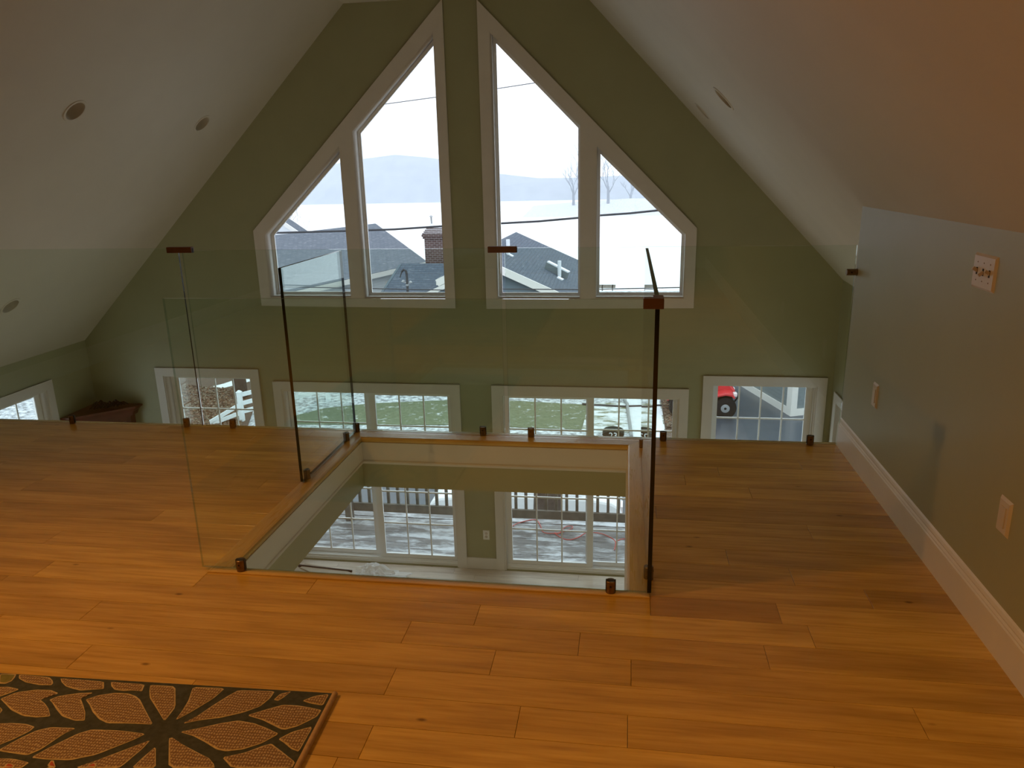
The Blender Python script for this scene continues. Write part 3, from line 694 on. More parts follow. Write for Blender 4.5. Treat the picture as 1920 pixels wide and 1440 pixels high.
for kd, w in jobs:
    u = [((c0-Vector((q.x, q.y))).dot(rdx), (Vector((q.x, q.y))-c0).dot(rdy)) for q in w]
    u = [(min(1.294, max(.006, a)), min(2.29, max(.001, v))) for a, v in u]
    if max(a for a, v in u)-min(a for a, v in u) < .02 or max(v for a, v in u)-min(v for a, v in u) < .01: continue
    # smooth the outline a little
    n = len(u); sm = []
    for i in range(n):
        a, bq = u[i], u[(i+1) % n]; sm += [(a[0]*.9+bq[0]*.1, a[1]*.9+bq[1]*.1), (a[0]*.1+bq[0]*.9, a[1]*.1+bq[1]*.9)]
    ed = link('leaf_outline', holed(sm, [], RZ-.001, RZ+(.0032 if kd == 'r' else .0012), lambda a, v, d: rp(a, v, d)), 'rug_cord', t)
    cx = sum(a for a, v in sm)/len(sm); cy = sum(v for a, v in sm)/len(sm)
    def toward(a, v, amt=.005):
        d = Vector((cx-a, cy-v)); L = d.length; return (a+d.x/L*min(amt, L*.5), v+d.y/L*min(amt, L*.5)) if L > 0 else (a, v)
    link('leaf', holed([toward(*q) for q in sm], [], RZ-.001, RZ+(.0042 if kd == 'r' else .0022), lambda a, v, d: rp(a, v, d)), matk[kd], ed)

# ------------------------------------------------------------------ corner armoire downstairs
ax = -5.56; ay = 7.09; zt_ = -1.0
t = thing('corner_cabinet', 'dark red mahogany corner cabinet with crown moulding in the far corner', 'cabinet', (-5.9, 7.4, ZF))
def pent(o, z): return [(XL+.01, YG-.01, z), (XL+.01, ay-o*1.4, z), (XL+.12, ay-o, z), (ax+o, YG-.12, z), (ax+o*1.4, YG-.01, z)]
b = MB(); b.prism(pent(-.05, ZF), pent(-.05, zt_-.09)); b.build('body', 'mahogany', t)
b = MB(); b.prism(pent(-.02, zt_-.11), pent(-.005, zt_-.06)); b.prism(pent(.0, zt_-.06), pent(.025, zt_-.02)); b.prism(pent(.035, zt_-.02), pent(.035, zt_)); b.build('crown', 'mahogany', t)
A = Vector((XL+.12, ay+.05, 0)); B = Vector((ax-.05, YG-.12, 0)); dd = (B-A).normalized(); nn = Vector((dd.y, -dd.x, 0))
def fr(u, z, o): q = A+dd*u+nn*o; return (q.x, q.y, z)
LW = (B-A).length
for i, (z0, z1) in enumerate(((-1.98, -1.17), (-2.8, -2.05))):
    b = MB(); b.hexa([fr(.05, z0, 0), fr(LW-.05, z0, 0), fr(LW-.05, z0, .018), fr(.05, z0, .018), fr(.05, z1, 0), fr(LW-.05, z1, 0), fr(LW-.05, z1, .018), fr(.05, z1, .018)]); d_ = b.build('door', 'mahogany', t)
    b = MB(); b.hexa([fr(.12, z0+.07, .016), fr(LW-.12, z0+.07, .016), fr(LW-.12, z0+.07, .024), fr(.12, z0+.07, .024), fr(.12, z1-.07, .016), fr(LW-.12, z1-.07, .016), fr(LW-.12, z1-.07, .024), fr(.12, z1-.07, .024)]); b.build('door_panel', 'mahogany', d_)
    b = MB(); b.lathe([(.006, 0), (.006, .01), (.013, .014), (.012, .024), (.004, .028)], fr(LW-.09, (z0+z1)/2, .018), 'Y', 12); b.build('knob', 'bronze', d_)
t = thing('twig_wreath', 'dark twig bundle lying on top of the corner cabinet', 'decoration', (-5.85, 7.35, zt_))
rr = random.Random(5)
for i in range(9):
    b = MB(); q = Vector((-5.95+i*.028, 7.33+i*.018, zt_+.012)); a = rr.uniform(-.5, .5)
    b.tube([q, q+Vector((.04*math.cos(a), .03, .03+rr.random()*.03)), q+Vector((.09, .05*math.sin(a), .05+rr.random()*.05)), q+Vector((.13, .03, .02))], [.012, .014, .011, .006], 6); b.build('twig', 'black', t)

# ------------------------------------------------------------------ loose things on the lower floor
q = [onZ(*p_, ZF) for p_ in ((563, 1066), (572, 1058), (640, 1069), (660, 1076), (660, 1083), (600, 1082))]
t = thing('loose_board', 'pale loose floor board lying askew below the opening', 'board', (-3.2, 7.2, ZF))
b = MB(); b.prism([(v.x, v.y, ZF+.001) for v in q], [(v.x, v.y, ZF+.014) for v in q]); b.build('board', 'cardboard', t)
b = MB(); e0, e1 = onZ(560, 1062, ZF), onZ(660, 1073, ZF); b.bar((e0.x, e0.y, ZF+.012), (e1.x, e1.y, ZF+.012), .02, .022); b.build('dark_edge', 'bark', t)
me = bpy.data.meshes.new('plastic_bag'); bm = bmesh.new(); bmesh.ops.create_icosphere(bm, subdivisions=4, radius=1)
rr = random.Random(11); from mathutils import noise as mn
bc = onZ(703, 1084, ZF)
for v in bm.verts:
    d = v.co.normalized(); k = 1+.35*mn.noise(d*2.3)+.22*mn.noise(d*5+Vector((3, 1, 2)))+.10*abs(mn.noise(d*11))
    c = d*k; c = Vector((c.x*.20+.0, c.y*.13, max(-.35, c.z)*.115+.04))
    if c.x > .09: c.x += (c.x-.09)*1.1; c.z *= .6
    v.co = Vector((bc.x, bc.y, ZF+.002))+c
bm.to_mesh(me); bm.free(); o = link('plastic_bag', me, 'bag'); tag(o, 'crumpled clear plastic bag on the lower floor by the sliding door', 'bag')

# ------------------------------------------------------------------ deck with railing
ZD = -2.97
t = thing('deck', 'weathered grey board deck dusted with snow outside the sliding doors', 'deck', (-2, 8.5, ZD), kind='structure')
y = YG+WT+.03
while y < 9.2:
    b = MB(); b.box(-7.0, 3.0, y, y+.135, ZD-.03, ZD+random.uniform(-.003, .003)); b.build('deck_board', 'deck', t); y += .142
b = MB(); b.box(-7, 3, 9.24, 9.28, ZD-.25, ZD-.03); b.box(-7, 3, YG+WT, YG+WT+.04, ZD-.25, ZD-.03); b.build('joist', 'deck_rail', t)
YR = 8.95
t = thing('deck_railing', 'weathered wooden deck railing with square balusters', 'railing', (-2, YR, ZD))
b = MB(); b.box(-7, 3, YR-.02, YR+.02, ZD+.10, ZD+.215); b.build('bottom_rail', 'deck_rail', t)
b = MB(); b.box(-7, 3, YR-.02, YR+.02, ZD+.82, ZD+.91); b.box(-7, 3, YR-.07, YR+.07, ZD+.91, ZD+.945); b.build('top_rail', 'deck_rail', t)
x = -6.95; i = 0
x0b = onY(728, 930, YR+.03).x
bl = MB(); bl.box(-.018, .018, -.018, .018, 0, .74); blm = bl.mesh('baluster'); blm.materials.append(MT['deck_rail'])
n0 = int((x0b+6.9)/.1325)
for k in range(74):
    o = bpy.data.objects.new('baluster', blm); COL.objects.link(o); o.parent = t; o.matrix_parent_inverse = Matrix.Translation(t.location).inverted()
    o.location = (x0b+(k-n0)*.1325, YR+.038, ZD+.14)
for px in (onZ(658, 971, ZD).x, -6.9, -.0+1.2, 2.9):
    b = MB(); b.box(px-.045, px+.045, YR-.11, YR-.02, ZD, ZD+.95); b.build('post', 'deck_rail', t)
# orange cord on the deck
def cord(pts, name, label):
    w = [onZ(*q, ZD+.008) for q in pts]
    cu = []
    for i in range(len(w)-1):
        p0, p1, p2, p3 = w[max(i-1, 0)], w[i], w[i+1], w[min(i+2, len(w)-1)]
        for s in range(8):
            tt = s/8; cu.append(.5*((2*p1)+(-p0+p2)*tt+(2*p0-5*p1+4*p2-p3)*tt**2+(-p0+3*p1-3*p2+p3)*tt**3))
    cu.append(w[-1]); b = MB(); b.tube(cu, .0055, 6); o = b.build(name, 'cord', smooth=True); tag(o, label, 'cord'); return o
cord([(940, 1006), (963, 985), (985, 977), (1005, 975), (1013, 985), (1018, 997), (1030, 1000), (1050, 999), (1070, 992), (1073, 987), (1060, 988), (1048, 1000), (1040, 999), (1052, 1008), (1068, 1012), (1085, 1007), (1100, 999), (1125, 1000), (1145, 1008), (1154, 1016), (1152, 1031)],
     'extension_cord', 'long looped orange-red extension cord lying on the snowy deck')
cord([(1154, 1016), (1165, 1011), (1178, 1011), (1195, 1014)], 'extension_cord', 'short straight orange-red cord end on the snowy deck by the opening frame')

# ------------------------------------------------------------------ grounds
G = -6.0
def patch(name, pts, z, mat):
    b = MB(); b.prism([(x, y, z-.2) for x, y in pts], [(x, y, z) for x, y in pts]); return b.build(name, mat, kind='structure')
patch('ground', [(-70, 7.9), (60, 7.9), (60, 48), (-70, 48)], G, 'verge')
b = MB(); b.prism([(-70, 48, G-.2), (-70, 48, G), (-70, 60, -9.6), (-70, 60, -9.8)], [(60, 48, G-.2), (60, 48, G), (60, 60, -9.6), (60, 60, -9.8)]); b.build('shore', 'verge', kind='structure')
b = MB(); b.box(-320, 220, 59, 430, -9.8, -9.5); b.build('lake', 'snow', kind='structure')
gz = lambda x, y: (onZ(x, y, G).x, onZ(x, y, G).y)
patch('lawn', [gz(520, 796), gz(690, 797), gz(848, 797), gz(1090, 806), gz(1105, 760), gz(960, 752), gz(840, 751), gz(700, 757), gz(610, 766), gz(545, 782)], G+.02, 'lawn')
patch('lawn_snowed', [gz(1090, 812), gz(1250, 812), gz(1240, 757), gz(1104, 757)], G+.035, 'lawn_snow')
patch('path', [gz(1184, 822), gz(1206, 822), gz(1201, 742), gz(1174, 742)], G+.045, 'path')
patch('path_side', [gz(1216, 822), gz(1247, 822), gz(1236, 752), gz(1222, 752)], G+.045, 'path')
patch('bed', [gz(1249, 822), gz(1300, 822), gz(1290, 735), gz(1238, 748)], G+.04, 'leaf_bed')
patch('street', [(-13, 9.5), (-4.6, 9.5), (-2, 19.0), (-11, 19.0)], G+.03, 'asphalt')
patch('driveway', [(-4.6, 9.5), (12, 9.5), (14, 30), (2.2, 30), (2.2, 21.0), (-2, 19.0)], G+.025, 'asphalt')
patch('bank', [gz(250, 840), gz(462, 806), gz(500, 700), gz(300, 690)], G+.05, 'leaf_bed')
patch('kerb_strip', [gz(330, 745), gz(420, 722), gz(470, 705), gz(480, 715), (gz(400, 735)), gz(330, 752)], G+.06, 'snow')
b = MB(); e = [onZ(*q, G+.06) for q in ((1092, 757), (1110, 759), (1170, 762), (1240, 760))]; b.tube(e, .035, 6); tag(b.build('ground_cable', 'wire'), 'thin dark cable lying across the snowed lawn', 'cable')
b = MB(); e = [onZ(*q, G+.08) for q in ((1170, 750), (1176, 757), (1177, 770), (1180, 790), (1184, 818))]; b.tube(e, .05, 8); tag(b.build('drain_pipe', 'grey_metal'), 'grey pipe lying beside the snowed garden path', 'pipe')
# leaf litter, uncountable
def litter(name, quadpx, n, label, z):
    rr = random.Random(n); b = MB()
    qa = [onZ(*q, G) for q in quadpx]
    for i in range(n):
        u, v = rr.random(), rr.random(); q = (qa[0]*(1-u)+qa[1]*u)*(1-v)+(qa[3]*(1-u)+qa[2]*u)*v
        a = rr.random()*6.28; s = rr.uniform(.03, .065); dx = Vector((math.cos(a), math.sin(a), rr.uniform(-.4, .4)))*s; dy = Vector((-math.sin(a), math.cos(a), rr.uniform(-.4, .4)))*s*.6
        c = Vector((q.x, q.y, z+.02+rr.random()*.03)); b.poly([c-dx, c+dy, c+dx, c-dy], i % 3)
    o = b.build(name, ['leafA', 'leafB', 'leafC'], kind='stuff'); tag(o, label, 'leaves', kind='stuff')
MT['leafA'] = flat('brown_leaf', (.10, .055, .032), .8); MT['leafB'] = flat('rust_leaf', (.16, .08, .04), .8); MT['leafC'] = flat('tan_leaf', (.20, .155, .105), .8)
litter('leaf_litter', [(335, 806), (450, 806), (470, 735), (345, 725)], 9000, 'brown fallen leaves covering the bank behind the gridded window', G+.05)
litter('leaf_litter', [(1250, 806), (1275, 806), (1270, 745), (1242, 752)], 1800, 'rust fallen leaves in the bed beside the snowed path', G+.04)

# white vinyl fence
pf = onZ(455, 792, G); 
t = thing('vinyl_fence', 'white vinyl rail fence on the leafy bank', 'fence', (pf.x, pf.y, G))
f2 = Vector((pf.x+1.9, pf.y+2.4, G)); f0 = Vector((pf.x-.8, pf.y-.5, G))
for q in (pf, f2):
    b = MB(); b.box(q.x-.065, q.x+.065, q.y-.065, q.y+.065, G, G+1.0); po = b.build('post', 'pvc', t)
    b = MB(); b.hexa([(q.x-.08, q.y-.08, G+1.0), (q.x+.08, q.y-.08, G+1.0), (q.x+.08, q.y+.08, G+1.0), (q.x-.08, q.y+.08, G+1.0), (q.x-.02, q.y-.02, G+1.06), (q.x+.02, q.y-.02, G+1.06), (q.x+.02, q.y+.02, G+1.06), (q.x-.02, q.y+.02, G+1.06)]); b.build('post_cap', 'pvc', po)
for h in (.35, .62, .9):
    b = MB(); b.bar((pf.x, pf.y, G+h), (f2.x, f2.y, G+h+.1), .05, .13); b.build('rail', 'pvc', t)
    if h < .8: b = MB(); b.bar((pf.x, pf.y, G+h-.02), (f0.x, f0.y, G+h*.25), .05, .12); b.build('rail', 'pvc', t)
# trees
MT['twig'] = flat('grey_twigs', (.24, .21, .20), .9)
def bare_tree(name, label, base, h, mat, r0, seed, depth=4, spread=.5, kids=3, group=None):
    rr = random.Random(seed); b = MB()
    t = thing(name, label, 'tree', base, group)
    def grow(p_, d, L, r, lv, mb):
        pts = [p_]; rad = [r]; q = p_; dd = d
        for i in range(3):
            dd = (dd+Vector((rr.uniform(-.15, .15), rr.uniform(-.15, .15), .05))).normalized(); q = q+dd*L/3; pts.append(q); rad.append(r*(1-.18*(i+1)))
        mb.tube(pts, rad, 6 if lv < 2 else 4)
        if lv < depth:
            for k in range(kids):
                a = rr.random()*6.28; nd = (dd+Vector((math.cos(a), math.sin(a), rr.uniform(-.1, .5)))*spread).normalized()
                grow(pts[-1-(k % 2)], nd, L*rr.uniform(.6, .8), r*.5, lv+1, mb)
    tr = MB(); tr.tube([Vector(base), Vector(base)+Vector((.05, 0, h*.22)), Vector(base)+Vector((0, .05, h*.42))], [r0*1.3, r0, r0*.85], 9); tr.build('trunk', mat, t, smooth=True)
    for k in range(4):
        mb = MB(); a = k*1.57+rr.random(); grow(Vector(base)+Vector((0, 0, h*(.28+.035*k))), Vector((math.cos(a)*.6, math.sin(a)*.6, 1)).normalized(), h*.26, r0*.5, 1, mb); mb.build('branch', mat, t)
    return t
q = onZ(453, 748, G); b = MB(); b.tube([(q.x, q.y, G), (q.x+.02, q.y, G+1.5), (q.x-.05, q.y, G+6)], [.24, .2, .17], 10); tag(b.build('pine_tree', 'bark', smooth=True), 'dark straight tree trunk behind the white vinyl fence', 'tree')
# sawn trunk behind the deck railing
q = onY(1027, 957, 12.0)
b = MB(); rr = random.Random(2); n = 16
for i, (z, r) in enumerate(((G, .42), (G+.4, .30), (G+1.2, .24), (-3.9, .22), (-3.3, .23), (-3.15, .2))):
    for k in range(n):
        a = 2*math.pi*k/n; rr_ = r*(1+.16*math.sin(k*2.1+z*3)+rr.uniform(-.08, .08)); b.v.append((q.x+rr_*math.cos(a), 12.0+rr_*math.sin(a), z))
    if i:
        for k in range(n): k2 = (k+1) % n; b.f.append(((i-1)*n+k, (i-1)*n+k2, i*n+k2, i*n+k)); b.mi.append(0)
b.f.append(tuple(range(5*n, 6*n))); b.mi.append(0)
tag(b.build('tree_stump', 'bark', smooth=True), 'rough dark sawn tree trunk standing behind the deck balusters', 'tree trunk')

# trash bins with house number
def bin_(x, y, top, w, label, s):
    t = thing('trash_bin', label, 'trash bin', (x, y, G))
    b = MB(); a, c = w*.40, w*.5; e, g_ = .15, .18
    b.hexa([(x-a, y-e, G+.05), (x+a, y-e, G+.05), (x+a, y+e, G+.05), (x-a, y+e, G+.05), (x-c, y-g_, top-.10), (x+c, y-g_, top-.10), (x+c, y+g_, top-.10), (x-c, y+g_, top-.10)]); b.build('body', 'bin', t, bevel=.02)
    b = MB(); prof = []
    for k in range(9): th = math.pi*k/8; prof.append((-c*1.06*math.cos(th), .12*math.sin(th)))
    b.prism([(x+u, y-g_-.02, top-.12+v) for u, v in prof], [(x+u, y+g_+.02, top-.12+v) for u, v in prof]); b.build('lid', 'bin', t, smooth=True)
    for sx in (-1, 1):
        b = MB(); b.lathe([(.11, -.03), (.11, .03)], (x+sx*c*.8, y+e, G+.11), 'X', 16); b.build('wheel', 'black', t)
    fc = bpy.data.curves.new('num', 'FONT'); fc.body = s; fc.size = .22; fc.align_x = 'CENTER'; fc.extrude = .003
    ob = bpy.data.objects.new('tmp', fc); COL.objects.link(ob); dg = bpy.context.evaluated_depsgraph_get(); me = bpy.data.meshes.new_from_object(ob.evaluated_get(dg)); bpy.data.objects.remove(ob)
    for v in me.vertices: v.co = (x+v.co.x, y-g_-.025-v.co.z, top-.19+v.co.y)
    me.materials.clear(); link('number', me, 'snow', t)
q = onZ(1150, 805, -4.95); bin_(q.x, q.y, -4.93, .52, 'dark green wheeled trash bin numbered 23 beside the snowed garden path', '23')

# white car
def car(x0, x1, yc, label):
    L = x1-x0; t = thing('car', label, 'car', ((x0+x1)/2, yc, G)); z = lambda h: G+h
    prof = [(0, .30), (.01, .62), (.05, .80), (.20, .90), (.30, .96), (.40, 1.36), (.48, 1.45), (.66, 1.44), (.80, 1.10), (.84, .98), (.97, .88), (1.0, .70), (1.0, .30)]
    def loop(k, dy): return [(x0+L*(.5+(u-.5)*k), yc+dy, z(h)) for u, h in prof]
    lower = [(u, min(h, .95)) for u, h in prof]
    b = MB(); lw = [(0, .28), (.0, .60), (.02, .76), (.06, .84), (.24, .92), (.34, .96), (.82, .96), (.95, .88), (.985, .80), (1.0, .62), (1.0, .28)]
    b.prism([(x0+L*u, yc-.88, z(h)) for u, h in lw], [(x0+L*u, yc+.88, z(h)) for u, h in lw]); b.build('body', 'white_paint', t, bevel=.06)
    b = MB(); ca = [(.20, .94), (.34, 1.36), (.42, 1.44), (.62, 1.44), (.68, 1.38), (.86, .94)]
    b.prism([(x0+L*u, yc-(.80 if h < 1 else .60), z(h)) for u, h in ca], [(x0+L*u, yc+(.80 if h < 1 else .60), z(h)) for u, h in ca]); b.build('cabin', 'snow', t, bevel=.03)
    b = MB(); wi = [(.27, .98), (.37, 1.34), (.64, 1.34), (.80, .98)]
    b.prism([(x0+L*u, yc-(.81 if h < 1 else .66), z(h)) for u, h in wi], [(x0+L*u, yc-(.79 if h < 1 else .62), z(h)) for u, h in wi]); b.build('snowed_side_window', 'snow', t)
    for u in (.17, .83):
        for s in (-1, 1):
            b = MB(); b.lathe([(.24, -.11), (.315, -.09), (.32, 0), (.315, .09), (.24, .11)], (x0+L*u, yc+s*.80, z(.32)), 'Y', 24); w = b.build('tyre', 'black', t, smooth=True)
            b = MB(); b.lathe([(.20, -.115), (.19, .115)], (x0+L*u, yc+s*.80, z(.32)), 'Y', 16); b.build('hub', 'grey_metal', w)
    for s in (-.62, .62):
        b = MB(); b.box(x1-.03, x1+.015, yc+s-.16, yc+s+.16, z(.62), z(.76)); b.build('headlight', 'lens', t)
car(onY(803, 957, 14.4).x, onY(1166, 962, 14.4).x, 15.28, 'white snow-covered car parked on the asphalt behind the deck')

# red quad bike on the driveway
qx, qy = 2.30, 23.3
t = thing('quad_bike', 'red quad bike with fat black tyres parked on the driveway', 'quad bike', (qx, qy, G))
for sx in (-.62, .72):
    for sy in (-.42, .42):
        b = MB(); b.lathe([(.14, -.14), (.27, -.15), (.335, -.11), (.345, 0), (.335, .11), (.27, .15), (.14, .14)], (qx+sx, qy+sy, G+.34), 'Y', 22); w = b.build('tyre', 'black', t, smooth=True)
        b = MB(); b.lathe([(.15, -.12), (.13, -.145), (.04, -.15), (.04, .15), (.13, .145), (.15, .12)], (qx+sx, qy+sy, G+.34), 'Y', 14); b.build('hub', 'grey_metal', w)
b = MB(); b.box(qx-.85, qx+.85, qy-.16, qy+.16, G+.3, G+.62); b.build('chassis', 'black', t, bevel=.03)
for sx in (-.62, .72):
    for sy in (-1, 1):
        b = MB(); pr = [(-.42, .60), (-.34, .76), (0, .84), (.20, .82), (.28, .70), (.24, .68), (.16, .75), (0, .78), (-.3, .71), (-.37, .58)]
        b.prism([(qx+sx+u, qy+sy*.14, G+v) for u, v in pr], [(qx+sx+u, qy+sy*.60, G+v-.02) for u, v in pr]); b.build('fender', 'red', t, bevel=.015)
b = MB(); b.prism([(qx+.25, qy-.17, G+.6), (qx+1.0, qy-.17, G+.62), (qx+1.05, qy-.17, G+.80), (qx+.85, qy-.17, G+1.0), (qx+.25, qy-.17, G+1.06)], [(qx+.25, qy+.17, G+.6), (qx+1.0, qy+.17, G+.62), (qx+1.05, qy+.17, G+.80), (qx+.85, qy+.17, G+1.0), (qx+.25, qy+.17, G+1.06)]); b.build('hood', 'red', t, bevel=.04)
for sy in (-1, 1):
    b = MB(); b.box(qx+.96, qx+1.08, qy+sy*.28-.09, qy+sy*.28+.09, G+.66, G+.78); b.build('headlight', 'lens', t, bevel=.02)
b = MB(); b.box(qx-.65, qx+.2, qy-.15, qy+.15, G+.82, G+.96); b.build('saddle', 'black', t, bevel=.04)
b = MB(); b.tube([(qx+.35, qy-.42, G+1.12), (qx+.42, qy-.2, G+1.14), (qx+.45, qy, G+1.06), (qx+.42, qy+.2, G+1.14), (qx+.35, qy+.42, G+1.12)], .018, 8); b.build('handlebar', 'black', t)
b = MB(); b.tube([(qx+1.0, qy-.25, G+.45), (qx+1.12, qy-.25, G+.62), (qx+1.12, qy+.25, G+.62), (qx+1.0, qy+.25, G+.45)], .025, 8); b.build('bumper', 'black', t)

# ------------------------------------------------------------------ houses
def uvroof(me, o, ex, ey):
    uv = me.uv_layers.new(name='UVMap'); o = Vector(o); ex = Vector(ex).normalized(); ey = Vector(ey).normalized()
    for lp in me.loops:
        d = me.vertices[lp.vertex_index].co-o; uv.data[lp.index].uv = (d.dot(ex), d.dot(ey))
def roof_slab(name, quad, mat, parent, th=.14):
    """quad: ridge a, ridge b, eave b, eave a"""
    a, b_, c, d = [Vector(q) for q in quad]; n = (b_-a).cross(d-a).normalized()
    if n.z < 0: n = -n
    mb = MB(); mb.prism([a, b_, c, d], [q-n*th for q in (a, b_, c, d)]); me = mb.mesh(name)
    ex = (b_-a); ey = (d-a); uvroof(me, a, ex, ey-ex*(ey.dot(ex)/ex.dot(ex))); return link(name, me, mat, parent)
def gable_house(name, label, A, B, C, D, wall_mat, roof_mat, fascia_mat='trim', base=G, bk=1.0):
    """A,B ridge ends; C,D eave ends (C under B) of the visible slope; the other slope is mirrored"""
    A, B, C, D = [Vector(q) for q in (A, B, C, D)]
    C2 = B-(C-B)*bk; C2.z = B.z-(B.z-C.z)*bk; D2 = A-(D-A)*bk; D2.z = A.z-(A.z-D.z)*bk
    mid = (A+B)/2; t = thing(name, label, 'house', (mid.x, mid.y, base))
    roof_slab('roof', (A, B, C, D), roof_mat, t); roof_slab('roof', (A, B, C2, D2), roof_mat, t)
    k = .9
    def inn(q, r): return q*k+r*(1-k)
    cs = [inn(C, B*.96+A*.04), inn(D, A*.96+B*.04), inn(D2, A*.96+B*.04), inn(C2, B*.96+A*.04)]
    zt2 = C.z+(A.z-C.z)*.1-.16; mb = MB()
    zs2 = [zt2, zt2, A.z-(A.z-zt2)*bk-.05*(1-bk), A.z-(A.z-zt2)*bk-.05*(1-bk)]
    mb.prism([(q.x, q.y, base) for q in cs], [(q.x, q.y, z_) for q, z_ in zip(cs, zs2)])
    for e, f, r in ((cs[0], cs[3], B*.96+A*.04), (cs[1], cs[2], A*.96+B*.04)):
        o_ = (A-B).normalized()*.08*(1 if r.x == (B*.96+A*.04).x else -1)
        mb.prism([(e.x, e.y, zt2), (f.x, f.y, zs2[2]), (r.x, r.y, A.z-.2)], [(e.x+o_.x, e.y+o_.y, zt2), (f.x+o_.x, f.y+o_.y, zs2[2]), (r.x+o_.x, r.y+o_.y, A.z-.2)])
    mb.build('wall', wall_mat, t)
    for (e, f) in ((C, D), (C2, D2)):
        mb = MB(); mb.bar(e-Vector((0, 0, .12)), f-Vector((0, 0, .12)), .08, .2); mb.build('eave_board', fascia_mat, t)
    for (r, e) in ((A, D), (A, D2), (B, C), (B, C2)):
        mb = MB(); mb.bar(r-Vector((0, 0, .14)), e-Vector((0, 0, .14)), .10, .26); mb.build('rake_board', fascia_mat, t)
    return t
zr, ze = -1.0, -2.6
A = onZ(470, 446, zr); B = onZ(704, 419, zr); C = onZ(800, 490, ze); D = onZ(500, 557, ze)
hL = gable_house('house', 'large grey-roofed house with long white eave in front of the frozen lake', A, B, C, D, 'siding_white', 'roof_grey')
# window under its eave
wq = [onZ(722, 527, ze-.6)]
dirE = (C-D).normalized(); inw = Vector((dirE.y, -dirE.x, 0))
def on_wall(px, py):
    # wall plane of the visible long side
    k = .9; p0 = C*k+(B*.96+A*.04)*(1-k); p1 = D*k+(A*.96+B*.04)*(1-k); n = (p1-p0).cross(Vector((0, 0, 1))).normalized()
    r_ = Vector(ray(px, py)); o_ = Vector((0, 0, H)); s_ = (p0-o_).dot(n)/r_.dot(n); return o_+r_*s_, n
for (xa, ya, xb, yb) in ((722, 527, 740, 553),):
    (p1, n), (p2, _) = on_wall(xa, ya), on_wall(xb, ya)
    if n.y > 0: n = -n
    hgt = 1.2; mb = MB(); mb.hexa([p1-Vector((0, 0, hgt))+n*.0, p2-Vector((0, 0, hgt)), p2-Vector((0, 0, hgt))+n*.06, p1-Vector((0, 0, hgt))+n*.06, p1, p2, p2+n*.06, p1+n*.06]); w = mb.build('window', 'trim', hL)
    d_ = (p2-p1)*.18; mb = MB(); z1 = Vector((0, 0, .12)); z2 = Vector((0, 0, hgt-.12)); mb.hexa([p1+d_-z2+n*.05, p2-d_-z2+n*.05, p2-d_-z2+n*.075, p1+d_-z2+n*.075, p1+d_-z1+n*.05, p2-d_-z1+n*.05, p2-d_-z1+n*.075, p1+d_-z1+n*.075]); mb.build('pane', 'car_glass', w)
# slate house with brick chimney and service mast
zr2 = -1.9
B2 = onZ(752, 494, zr2); A2 = Vector((B2.x+2.6, B2.y-.1, zr2)); 
hx = Vector((A2.x-B2.x, A2.y-B2.y, 0)).normalized(); per = Vector((hx.y, -hx.x, 0))
if per.y > 0: per = -per
C2_ = onZ(733, 556, -3.2)
# eave straight toward us from the ridge
tt = (Vector((C2_.x, C2_.y, 0))-Vector((B2.x, B2.y, 0))).dot(per)
Cq = Vector((B2.x, B2.y, 0))+per*max(2.2, tt); Cq = Vector((C2_.x, Cq.y, -3.2)); Dq = Vector((A2.x+(C2_.x-B2.x), Cq.y-.13, -3.2))
hS = gable_house('house', 'slate blue roofed cottage below the brick chimney', A2, B2, Cq, Dq, 'siding_white', 'roof_blue', fascia_mat='siding_blue', bk=.15)
# small cross gable on it, meeting the main slope in a valley
pn_ = (A2-B2).cross(Cq-B2).normalized(); pn_ = pn_ if pn_.z > 0 else -pn_
def on_s(px, py):
    r_ = Vector(ray(px, py)); o_ = Vector((0, 0, H)); return o_+r_*((B2-o_).dot(pn_)/r_.dot(pn_))
gv, gl_, gr_ = on_s(842, 509), on_s(795, 556), on_s(842, 530)
off = pn_*.05; toward = Vector((0, 0, H))-gr_; gr2 = gr_+toward.normalized()*.9; gl2 = gl_+off
mb = MB(); mb.prism([gv+off, gl2, gr2], [gv-pn_*.05, gl2-pn_*.1, gr2-Vector((0, 0, .1))]); me = mb.mesh('cross_roof'); uvroof(me, gv, gr2-gl2, gv-gl2); link('cross_roof', me, 'roof_blue', hS)
mb = MB(); mb.bar(gl2-Vector((0, 0, .02)), gr2-Vector((0, 0, .06)), .10, .16); mb.build('rake_board', 'trim', hS)
dz = Vector((0, 0, 2.0)); bkv = Vector((0, .12, 0)); mb = MB(); mb.prism([gl2-Vector((0, 0, .1)), gr2-Vector((0, 0, .1)), gr2-dz, gl2-dz], [gl2-Vector((0, 0, .1))+bkv, gr2-Vector((0, 0, .1))+bkv, gr2-dz+bkv, gl2-dz+bkv]); mb.build('gable_wall', 'siding_blue', hS)
# chimney
yc = B2.y+1.3
ca, cb = onY(801, 495, yc), onY(838, 495, yc); ctop = onY(818, 426, yc).z; w2 = (cb.x-ca.x)
t = thing('brick_chimney', 'stepped red brick chimney with snow on its ledges beside the tall gable window', 'chimney', ((ca.x+cb.x)/2, yc, G))
def cbox(e, z0, z1, mat, nm, par):
    mb = MB(); x0, x1 = ca.x-e, cb.x+e; mb.box(x0, x1, yc-w2*.3-e, yc+w2*.3+e, z0, z1); me = mb.mesh(nm)
    uv = me.uv_layers.new(name='UVMap')
    for pg in me.polygons:
        for li in pg.loop_indices:
            c = me.vertices[me.loops[li].vertex_index].co; uv.data[li].uv = ((c.x if abs(pg.normal.y) > .5 else c.y), c.z) if abs(pg.normal.z) < .5 else (c.x, c.y)
    return link(nm, me, mat, par)
zs = onY(818, 441, yc).z
cbox(0, G, zs-.02, 'brick', 'shaft', t)
